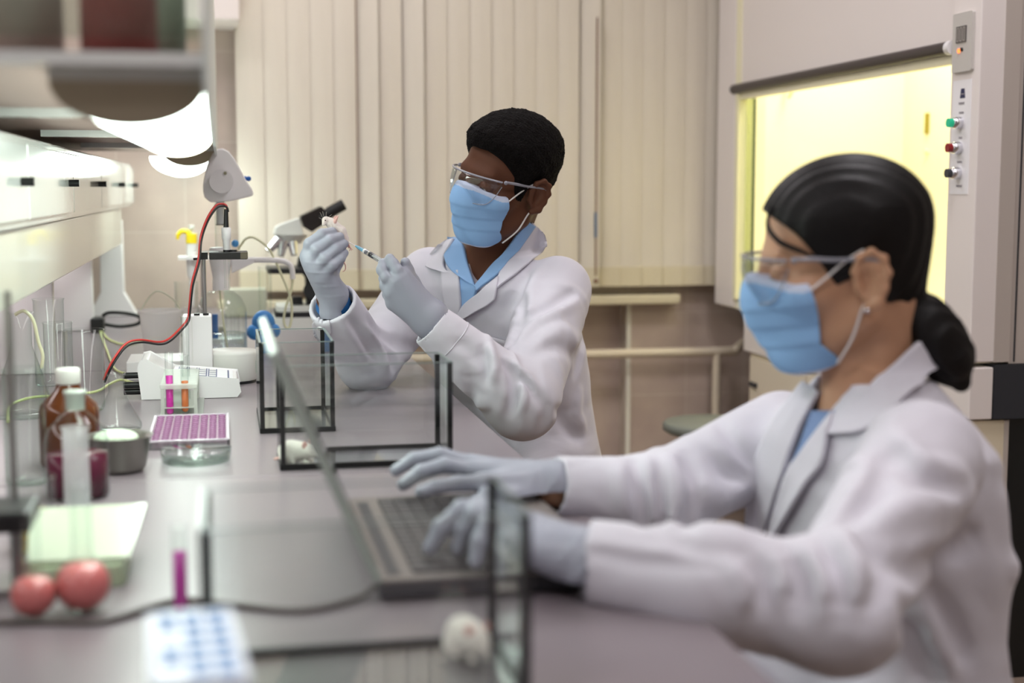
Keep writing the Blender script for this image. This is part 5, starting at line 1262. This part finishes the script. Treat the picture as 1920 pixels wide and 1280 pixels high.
        m = gate(Q, Z(618, 548, 2.70), .05); return d-.0028*m*ridge(Q, 340, .2, (.1, 0, 1), (1, 0, 0), 40, .8)
    c = Z(612, 500, 2.70); g2 = sdfobj('glove', gr, [ax(c[i]-.10, c[i]+.10, .0014) for i in range(3)], M_glove, root, it=1, margin=.004)
    g2['label'] = 'grey glove pinching the white mouse'
    # cuff details: button tab on the far sleeve, seam rings, blue shirt cuff
    rc = rw+wd2*-.03
    obj('shirt_cuff', MB().tube([rw-wd2*.05, rw-wd2*.012], .0335, n=28, sub=1), mat('shirt_cuff_blue', (20, 84, 140), .7), root)
    tb = patch('cuff_tab', [(588, 605), (600, 596), (618, 596)], [(592, 628), (606, 640), (622, 622)], coat, M_coat, ct, (2.3, 3.0), off=.002, thick=.002, smooth=1)
    q = hit([(605, 614)], coat, 2.3, 3.0)[0]; nq = grad(coat, q[None], .006)[0]
    bt_ = obj('button', MB().lathe([(0, 0), (.0085, 0), (.0088, .002), (.0070, .0026), (.0060, .0018), (0, .0018)], M=Matrix.Translation(Vector(q+nq*.005)) @ Vector(nq).to_track_quat('Z', 'Y').to_matrix().to_4x4()), M_btn, tb)
    # stitched band of the near cuff
    c0 = lw-wd*.045
    ring = []
    e1 = np.cross(wd, (0, 1, 0)); e1 /= np.linalg.norm(e1); e2 = np.cross(wd, e1)
    for a in np.linspace(0, 2*pi, 40):
        o_ = c0+(e1*math.cos(a)+e2*math.sin(a))*.05; dd = coat(o_[None].astype(CF))[0]
        for _ in range(12): o_ = o_-(e1*math.cos(a)+e2*math.sin(a))*dd*.8; dd = coat(o_[None].astype(CF))[0]
        ring.append(o_)
    obj('cuff_seam', MB().tube(ring, .0012, n=6, sub=2), M_coat2, ct)
    # trousers, shoes
    def tro(Q): return smax(legs_sdf(Q, hipL, hipR, kL, kR, aL, aR), Q[:, 2]-.60, .01)
    sdfobj('trousers', tro, [ax(pel[0]-.55, pel[0]+.35, .009), ax(pel[1]-.5, pel[1]+.4, .009), ax(.06, .62, .009)], M_trous, root)
    shoe(np.array([aL[0], aL[1], 0.]), f, root); shoe(np.array([aR[0], aR[1], 0.]), f, root)
    stool(pel[0]+.02, pel[1]+.02, .465, .17, M_stool, 'round grey stool under the seated man')
    return locals()
man = build_man()
# ================================================================== the woman
def build_woman():
    fa = math.radians(10); f = np.array([-math.cos(fa), -math.sin(fa), 0]); l = np.cross((0, 0, 1), f)
    pel = P(1668, 1300, Y=1.60); pel[2] = .52
    root = thing('person', (pel[0], pel[1], 0), 'woman with black ponytail, mask and goggles in white coat typing on laptop', 'person')
    ls = P(1728, 860, Y=1.46); rs = P(1468, 818, Y=1.80)
    neck = P(1640, 715, Y=1.63)
    le = P(1575, 1140, Y=1.235); lw = P(1094, 1050, z=T+.038); re = P(1235, 935, Y=1.72); rw = P(1036, 912, Y=1.69)
    H = P(1585, 499, Y=1.625)
    ha = math.radians(-17); Rm = frame((-math.cos(ha), -math.sin(ha), 0), roll=math.radians(2), pitch=math.radians(11))
    hipL = pel+l*.09; hipR = pel-l*.09; hipL[2] = hipR[2] = .50
    kL = hipL+f*.30+l*.03; kR = hipR+f*.30-l*.03; kL[2] = kR[2] = .50; aL = kL-f*.03; aR = kR-f*.03; aL[2] = aR[2] = .10
    cz = [.415, .47, .54, .64, .74, .82, .865, .895, .92, .945]
    base = pel[:2]; nb = neck[:2]
    lean = [0, 0, 0, .15, .50, .80, .94, 1, 1.0, 1.0]
    cx = [base[0]+(nb[0]-base[0])*t for t in lean]; cy = [base[1]+(nb[1]-base[1])*t for t in lean]
    hw = [.175, .175, .16, .145, .155, .160, .155, .130, .095, .068]; hd = [.125, .125, .112, .104, .114, .110, .098, .082, .068, .055]
    def body(Q):
        X = ((Q-H) @ Rm).astype(CF); d = head_sdf(X, 1, .0022)
        nt = H+Rm @ np.array([-.036, 0, -.045]); d = smin(d, cap(Q, nt, neck+(0, 0, -.01), .047, .050), .02)
        d = smin(d, cap(Q, H+Rm @ np.array([.015, 0, -.085]), neck+f*.045-(0, 0, .03), .016, .03), .03)
        t = torso_sdf(Q, cz, cx, cy, np.array(hw)-.028, np.array(hd)-.026, f, l, 2.3); d = smin(d, t, .03)
        for s, e, w in ((ls, le, lw), (rs, re, rw)): d = smin(d, chain(Q, [s, e, w], [.043, .035, .024], .01), .02)
        return smin(d, legs_sdf(Q, hipL, hipR, kL, kR, aL, aR)+.014, .02)
    A = [ax2(.33, 1.12, .007, H[0]-.16, H[0]+.15, .0017), ax2(1.15, 2.0, .007, H[1]-.13, H[1]+.13, .0017), ax2(.03, 1.30, .008, H[2]-.15, H[2]+.15, .0017)]
    sdfobj('body', body, A, M_skinW, root, it=1)
    xs_ = [-.14, -.07, -.045, -.028, -.008, .004, .022, .034, .046, .058, .085, .100, .14]; zs2 = [-.070, -.070, -.058, -.038, .006, -.008, -.014, .012, .036, .056, .084, .100, .115]
    kn = np.array([-.066, 0, -.062])
    def hair(Q):
        X = ((Q-H) @ Rm).astype(CF); a = np.abs(X[:, 1])
        th = .003+.007*np.clip((X[:, 2]-.0)/.07, 0, 1)
        zl = np.interp(X[:, 0], xs_, zs2)
        d = ell(X, (-.008, 0, .042), (.098, .076, .084))
        d = smin(d, ell(X, (.020, 0, -.020), (.068, .058, .076)), .03)-th
        d = smin(d, ell(X, (-.040, 0, .000), (.050, .060, .068)), .03)
        d = smin(d, cap(X, (-.050, 0, -.010), kn, .038, .018), .03)
        st = .0012*np.sin(X[:, 1]*420+8*X[:, 2]+2*np.sin(X[:, 0]*30))*np.clip((d+.004)*200, 0, 1)
        cutz = np.where(X[:, 0] < -.060, -1., zl)
        d = smax(d-st, zl-X[:, 2]-np.clip((-.055-X[:, 0])*2.0, 0, .03), .004)
        tail = chain(X, [kn, (-.074, 0, -.076), (-.088, .004, -.104), (-.102, .006, -.134), (-.112, .006, -.166)], [.018, .028, .033, .028, .010], .02)
        ph = np.arctan2(X[:, 1], X[:, 0]+.16)
        tail = tail-.0018*np.sin(ph*16+X[:, 2]*50)-.001*np.sin(ph*37-X[:, 2]*60)
        return smin(d, tail, .008)
    sdfobj('hair', hair, [ax(H[0]-.16, H[0]+.24, .002), ax(H[1]-.13, H[1]+.13, .002), ax(H[2]-.26, H[2]+.16, .002)], M_hairW, root, it=0)
    W_ = lambda p: H+Rm @ np.array(p, float)
    obj('loose_strand', MB().tube([W_((.078, .030, .092)), W_((.087, .042, .070)), W_((.078, .056, .050)), W_((.058, .0685, .036)), W_((.042, .075, .026))], [.0012, .003, .0035, .0032, .001], n=8), M_hairW, root)
    obj('hair_tie', MB().lathe([(.018+.004*math.cos(a), .005*math.sin(a)) for a in np.linspace(0, 2*pi, 10)], n=24, cap=False, M=Matrix.Translation(Vector(W_(kn))) @ Vector(Rm @ np.array([-.8, 0, -.5])).to_track_quat('Z', 'Y').to_matrix().to_4x4()), mat('hair_tie_dark', (34, 28, 28), .7), root)
    obj('earring', MB().ball(W_((-.006, .0850, -.046)), .0034, 10), M_chr, root)
    headpack(root, H, Rm, 1, M_skinW, None, .002)
    def torso(Q, g=0): return torso_sdf(Q, cz, cx, cy, np.array(hw)+g, np.array(hd)+g, f, l)
    wd = (lw-le)/np.linalg.norm(lw-le); wd2 = (rw-re)/np.linalg.norm(rw-re)
    throat = W_((.0, 0, -.11)); vb = hit([(1490, 880)], lambda Q: torso(Q), 1.2, 2.2)[0]
    creases = []
    def coat(Q):
        t = torso(Q, .006)
        m = gate(Q, (ls+neck)/2-(0, 0, .12), .22); t = t-.009*m*ridge(Q, 52, 1.0, (1.0, .3, .6), (0, 0, 1), 11, 1.)
        m = gate(Q, pel+(.05, -.08, .22), .26); t = t-.014*m*ridge(Q, 46, .5, (.5, .2, .9), (1, 0, 0), 9, 1.2)
        a = chain(Q, [ls, le, le+(lw-le)*.5, lw], [.066, .058, .052, .041], .03); b = chain(Q, [rs, re, rw], [.062, .053, .038], .03)
        m = gate(Q, (le+ls)/2+(-.02, 0, 0), .17); a = a-.014*m*ridge(Q, 60, .3, (lw-ls)+np.array([0, 0, .05]), (0, 0, 1), 17, .9)
        m = gate(Q, le+(lw-le)*.35, .14); a = a-.011*m*ridge(Q, 95, 1.4, (1, -.1, .35), (0, 0, 1), 21, .9)
        m = gate(Q, ls, .13); a = a-.010*m*ridge(Q, 60, 2.2, (.5, .2, .9), (0, 1, 1), 14, .8)
        m = gate(Q, re+(-.01, 0, 0), .12); b = b-.011*m*ridge(Q, 105, .9, (1, .1, .25), (0, 0, 1), 20, .8)
        m = gate(Q, (rs+re)/2+(.03, 0, 0), .15); b = b-.012*m*ridge(Q, 55, 2.0, (.6, .1, -.8), (0, 0, 1), 16, .8)
        th = np.minimum(cap(Q, hipL, kL, .10, .08), cap(Q, hipR, kR, .10, .08)); t = smin(t, smax(th, .415-Q[:, 2], .01), .04)
        cl = smax(a, ((Q-(lw+wd*.0)) @ wd.astype(CF)), .002); cr = smax(b, ((Q-(rw+wd2*.0)) @ wd2.astype(CF)), .002)
        d = smin(t, np.minimum(cl, cr), .025)
        d = np.maximum(d, -cap(Q, lw-wd*.03, lw+wd*.05, .033, .037)); d = np.maximum(d, -cap(Q, rw-wd2*.03, rw+wd2*.05, .032, .036))
        d = smax(d, -cap(Q, throat, vb+(0, 0, .02), .046, .010), .004)
        nk = cap(Q, neck+(0, 0, -.02), neck+(0, 0, .10), .058, .066); return apply_creases(Q, smax(d, -nk, .005), creases)
    creases += crease_list([
        ([(1575, 1005), (1605, 1065), (1597, 1135)], .013, -.013), ([(1555, 1025), (1575, 1090), (1578, 1145)], .012, .013),
        ([(1505, 1030), (1545, 1080), (1552, 1130)], .012, -.010), ([(1480, 1045), (1505, 1090), (1495, 1140)], .012, .012),
        ([(1455, 1040), (1475, 1072), (1462, 1115)], .011, -.009), ([(1630, 1010), (1650, 1080), (1625, 1150)], .013, .010),
        ([(1670, 840), (1725, 900), (1800, 925)], .014, .010), ([(1680, 815), (1740, 868), (1805, 885)], .014, -.008), ([(1640, 990), (1700, 955), (1820, 930)], .015, -.010),
        ([(1625, 1030), (1720, 1070), (1820, 1010)], .013, .012), ([(1700, 1140), (1725, 1215), (1752, 1268)], .013, .013), ([(1725, 1130), (1750, 1195), (1780, 1250)], .013, -.010),
        ([(1750, 1110), (1790, 1180), (1812, 1235)], .012, .012), ([(1665, 850), (1630, 930), (1590, 975)], .014, .012), ([(1640, 870), (1600, 940), (1560, 990)], .014, -.008),
        ([(1225, 885), (1236, 940), (1240, 990)], .009, .012), ([(1214, 862), (1222, 920), (1228, 990)], .009, -.010), ([(1190, 865), (1204, 930), (1212, 985)], .009, .011),
        ([(1255, 855), (1268, 920), (1258, 985)], .010, -.010), ([(1285, 850), (1300, 920), (1285, 985)], .011, .010), ([(1160, 880), (1166, 925), (1172, 975)], .010, -.008),
        ([(1350, 790), (1388, 840), (1418, 872)], .010, .008), ([(1300, 905), (1350, 930), (1400, 900)], .015, -.009), ([(1330, 850), (1370, 890), (1405, 900)], .013, .008),
        ([(1100, 1032), (1200, 1050), (1350, 1062)], .007, .005), ([(1100, 1022), (1200, 1038), (1350, 1050)], .009, -.003), ([(1270, 1010), (1300, 1030), (1400, 1036)], .010, .005), ([(1400, 1050), (1430, 1090), (1425, 1140)], .012, .009), ([(1375, 1060), (1400, 1095), (1395, 1140)], .012, -.007)], coat, (.9, 2.1))
    ct = sdfobj('lab_coat', coat, [ax(.33, 1.10, .0038), ax(1.10, 2.0, .0038), ax(.40, .99, .0038)], M_coat, root, it=2, margin=.03)
    def under(Q):
        t = torso(Q, .001); nk = cap(Q, neck+(0, 0, -.06)+f*.008, neck+(0, 0, .035), .054, .052); return smin(t, nk, .03)
    flat = lambda Q: smin(torso(Q, .006), under(Q), .01); tr = (1.25, 2.1)
    nkf = lambda Q: smin(cap(Q, H+Rm @ np.array([-.036, 0, -.045]), neck+(0, 0, .0), .052, .058), under(Q), .03)
    patch('top', [(1520, 770), (1500, 830), (1470, 900)], [(1592, 770), (1530, 840), (1480, 905)], flat, M_shirt2, root, tr, off=-.002)
    patch('collar', [(1716, 640), (1665, 690), (1612, 742), (1556, 792)], [(1740, 690), (1700, 745), (1640, 812), (1562, 822)], nkf, M_coat, ct, tr, off=.006, roll=.008)
    patch('lapel', [(1566, 775), (1520, 835), (1478, 900), (1446, 1020)], [(1562, 812), (1552, 872), (1520, 915), (1450, 1030)], flat, M_coat, ct, tr, off=.005, roll=.007)
    patch('lapel', [(1540, 735), (1505, 800), (1475, 880), (1436, 1000)], [(1520, 722), (1460, 800), (1424, 890), (1412, 1010)], flat, M_coat, ct, tr, off=.004, roll=.006)
    # gloves
    K = T+.026+.009
    def zp(px, py, z): return P(px, py, z=z)
    w = lw+wd*-.01
    mc = [P(915, 952, Y=1.405), P(920, 975, Y=1.385), P(930, 998, Y=1.36), P(948, 1022, Y=1.335)]
    tips = [zp(806, 1028, K), zp(860, 1028, K), zp(892, 1052, K), zp(935, 1075, K)]
    tips[0][1] += 0
    fin = []
    for m_, tip, up in zip(mc, tips, (.018, .020, .020, .016)):
        a = m_+(tip-m_)*.45+(0, 0, up); b = m_+(tip-m_)*.80+(0, 0, up*.75); fin.append([m_, a, b, tip])
    thb = [w+(mc[0]-w)*.30+(0, .012, -.01), w+(mc[0]-w)*.75+(0, .035, -.012), P(850, 985, Y=1.45), P(826, 985, Y=1.46)]
    def glv(Q, w, wd, mc, fin, thb):
        d = None
        for q, r0, r1 in zip(mc, (.026, .027, .027, .025), (.013, .0135, .013, .012)):
            e = cap(Q, w, q, r0, r1); d = e if d is None else smin(d, e, .012)
        d = smin(d, cap(Q, w-wd*.05, w, .028, .027), .012)
        for q, r in zip(fin, (.0090, .0092, .0088, .0078)): d = smin(d, chain(Q, q, [r*1.2, r*1.08, r, r*.85], .004), .005)
        d = smin(d, chain(Q, thb, [.017, .012, .0105, .009], .006), .01)
        m = gate(Q, w, .06); return d-.0040*m*ridge(Q, 260, .5, wd+np.array([0, 0, .3]), (0, 0, 1), 45, .8)
    c = (w+tips[1])/2; g = sdfobj('glove', lambda Q: glv(Q, w, wd, mc, fin, thb), [ax(c[0]-.16, c[0]+.16, .0018), ax(c[1]-.12, c[1]+.13, .0018), ax(T+.02, T+.16, .0018)], M_glove, root, it=1, margin=.004)
    g['label'] = 'grey glove nearer the camera, typing'
    w2 = rw-wd2*.0
    m2 = [P(905, 905, Y=1.66), P(890, 882, Y=1.70), P(884, 872, Y=1.73), P(886, 868, Y=1.76)]
    t2 = [P(790, 922, Y=1.63), P(756, 908, Y=1.69), P(742, 882, Y=1.735), P(760, 872, Y=1.77)]
    f2 = []
    for m_, tip, up in zip(m2, t2, (.004, .014, .016, .012)):
        f2.append([m_, m_+(tip-m_)*.42+(0, 0, up), m_+(tip-m_)*.75+(0, 0, up*.8), tip])
    th2 = [w2+(m2[0]-w2)*.3+(0, -.012, -.012), P(915, 935, Y=1.635), P(868, 958, Y=1.62), P(836, 972, Y=1.61)]
    c = (w2+t2[1])/2; g = sdfobj('glove', lambda Q: glv(Q, w2, wd2, m2, f2, th2), [ax(c[0]-.16, c[0]+.15, .0018), ax(c[1]-.11, c[1]+.12, .0018), ax(T+.03, T+.17, .0018)], M_glove, root, it=1, margin=.004)
    g['label'] = 'grey glove farther from the camera, fingers stretched'
    def tro(Q): return smax(legs_sdf(Q, hipL, hipR, kL, kR, aL, aR), Q[:, 2]-.56, .01)
    sdfobj('trousers', tro, [ax(pel[0]-.6, pel[0]+.3, .009), ax(pel[1]-.4, pel[1]+.4, .009), ax(.06, .58, .009)], M_trous, root)
    shoe(np.array([aL[0], aL[1], 0.]), f, root); shoe(np.array([aR[0], aR[1], 0.]), f, root)
    stool(pel[0]+.04, pel[1], .41, .17, M_stool, 'round grey stool under the seated woman')
    return locals()
woman = build_woman()
# ================================================================== mice and syringe
M_mouse = mat('mouse_white_fur', (226, 222, 212), .9, sheen=.5, bump=.6, bscale=300, bdist=.002)
M_mouse2 = mat('mouse_pinkish_fur', (226, 214, 208), .9, sheen=.4, bump=.5, bscale=400, bdist=.0015)
M_pinkskin = mat('mouse_pink_skin', (222, 178, 168), .5)
def sitting_mouse(c, yaw, s, label):
    R_ = np.array([[math.cos(yaw), -math.sin(yaw), 0], [math.sin(yaw), math.cos(yaw), 0], [0, 0, 1]]); c = np.array(c, float)
    root = thing('white_mouse', c, label, 'mouse')
    def fld(Q):
        X = (((Q-c) @ R_)/s).astype(CF); d = ell(X, (-.012, 0, .020), (.026, .019, .021)); d = smin(d, ell(X, (.010, 0, .022), (.018, .014, .015)), .010)
        d = smin(d, cap(X, (.020, 0, .020), (.034, 0, .014), .010, .0035), .008); A_ = X.copy(); A_[:, 1] = np.abs(X[:, 1])
        d = smin(d, ell(A_, (-.016, .014, .010), (.014, .007, .010)), .006)
        for p in ((.016, .008, .003), (-.010, .014, .003)): d = smin(d, cap(A_, p, (p[0]+.007, p[1]+.001, .003), .003), .005)
        return d*s
    sdfobj('body', fld, [ax(c[0]-.05*s, c[0]+.05*s, .0012), ax(c[1]-.05*s, c[1]+.05*s, .0012), ax(c[2]-.004, c[2]+.048*s, .0012)], M_mouse, root, it=1, margin=.004)
    for e in (-1, 1):
        p = c+R_ @ np.array([.017, .010*e, .034])*s; ea = obj('ear', MB().ball((0, 0, 0), (.0018*s, .006*s, .007*s), 10, M=Matrix.Translation(Vector(p)) @ Matrix.Rotation(yaw+.5*e, 4, 'Z')), M_pinkskin, root)
        obj('eye', MB().ball(c+R_ @ np.array([.027, .0065*e, .021])*s, .0016*s, 8), mat('mouse_eye_red', (120, 20, 24), .15), root)
    obj('tail', MB().tube([c+R_ @ np.array(p)*s for p in ((-.034, 0, .008), (-.048, .006, .003), (-.040, .022, .0025), (-.018, .028, .0025))], [.0022*s, .0016*s, .001*s], n=8), M_pinkskin, root)
ft_ = T+.0065
c = P(557, 880, z=ft_); sitting_mouse((c[0]+.004, 2.040, ft_), math.radians(-25), .80, 'white mouse crouching at the left end of the wide tank')
c = P(888, 1226, z=ft_); sitting_mouse((c[0]-.004, 1.150, ft_), math.radians(-70), .80, 'white mouse crouching in the corner of the foreground tank')
Ym = 2.712
def mz(px, py, dy=0): return P(px, py, Y=Ym+dy)
mroot = thing('held_mouse', mz(632, 432), 'small white mouse with pink legs held up between gloved fingers', 'mouse')
def mfld(Q):
    d = chain(Q, [mz(626, 424), mz(638, 434), mz(646, 447)], [.0095, .0105, .0085], .006)
    d = smin(d, chain(Q, [mz(612, 412), mz(620, 418), mz(628, 425)], [.0065, .0085, .0085], .006), .006)
    d = smin(d, chain(Q, [mz(609, 413, -.004), mz(607, 420, -.008)], [.0055, .0035], .004), .005)
    return smin(d, chain(Q, [mz(646, 447, -.006), mz(652, 456, -.008)], [.0055, .0028], .004), .005)
c = mz(630, 430); sdfobj('body', mfld, [ax(c[i]-.045, c[i]+.045, .0009) for i in range(3)], M_mouse2, mroot, it=1, margin=.003)
obj('ear', MB().tube([mz(626, 420, -.006), mz(629, 413, -.007), mz(634, 404, -.007)], [.0042, .0034, .0008], n=10), M_pinkskin, mroot)
obj('ear', MB().tube([mz(622, 416, .008), mz(627, 410, .009), mz(630, 404, .010)], [.0035, .003, .0008], n=10), M_pinkskin, mroot)
obj('hind_leg', MB().tube([mz(650, 452, -.006), mz(655, 461, -.008), mz(658, 466, -.008)], [.0026, .0016, .0014], n=8), M_pinkskin, mroot)
for a in ((655, 470), (659, 470), (662, 468)): obj('toe', MB().tube([mz(658, 465, -.008), mz(*a, -.009)], .0008, n=6, sub=1), M_pinkskin, mroot)
obj('hind_leg', MB().tube([mz(648, 452, .006), mz(652, 460, .006), mz(655, 465, .006)], [.0026, .0016, .0014], n=8), M_pinkskin, mroot)
obj('tail', MB().tube([mz(646, 455, .004), mz(648, 475, .006), mz(645, 490, .004), mz(648, 498, 0), mz(647, 506, -.002), mz(642, 509, -.002)], [.0018, .0014, .0012, .0008], n=8), M_pinkskin, mroot)
wh = MB()
for a, b in (((606, 410), (600, 398)), ((608, 409), (605, 396)), ((611, 408), (612, 397)), ((606, 412), (598, 408)), ((612, 409), (622, 402))): wh.tube([mz(*a, -.006), mz(*b, -.012)], .00022, n=4, sub=1)
wo = obj('whiskers', wh, mat('whisker_pale', (200, 190, 180), .5), mroot); wo['kind'] = 'stuff'
obj('eye', MB().ball(mz(610, 413, -.010), .0012, 8), mat('mouse_eye_dark', (60, 14, 16), .15), mroot)
def sy(px, py): 
    t = (px-655)/(735-655); return P(px, py, Y=2.70-.105*t)
syr = thing('syringe', sy(700, 480), 'clear syringe with pale blue hub and black plunger seal', 'syringe')
obj('needle', MB().tube([sy(653, 453), sy(669, 462)], .0005, n=6, sub=1), M_chr, syr)
obj('hub', MB().tube([sy(667, 461), sy(672, 464), sy(684, 471)], [.0016, .0030, .0038], n=14, sub=1), mat('hub_pale_blue', (120, 176, 206), .25, trans=.3), syr)
obj('nozzle', MB().tube([sy(683, 470), sy(686, 472)], .0045, n=14, sub=1), M_white, syr)
obj('barrel', MB().tube([sy(686, 472), sy(728, 497)], .0050, n=20, sub=1), glassy('syringe_barrel', (.88, .90, .92), (.45, .5, .55)), syr)
obj('plunger_seal', MB().tube([sy(694, 476.5), sy(699, 479.5)], .0050, n=18, sub=1), mat_black, syr)
obj('plunger_rod', MB().tube([sy(699, 479.5), sy(735, 501)], .0022, n=10, sub=1), M_offw, syr)
gm = MB()
for k in range(9):
    a = 700+k*2.4; p0 = sy(a, 480+(a-700)*.595); q0 = sy(a+.5, 480+(a+.5-700)*.595); gm.tube([p0, q0], .00512, n=18, sub=1, cap=False)
obj('scale_marks', gm, M_inkg, syr)
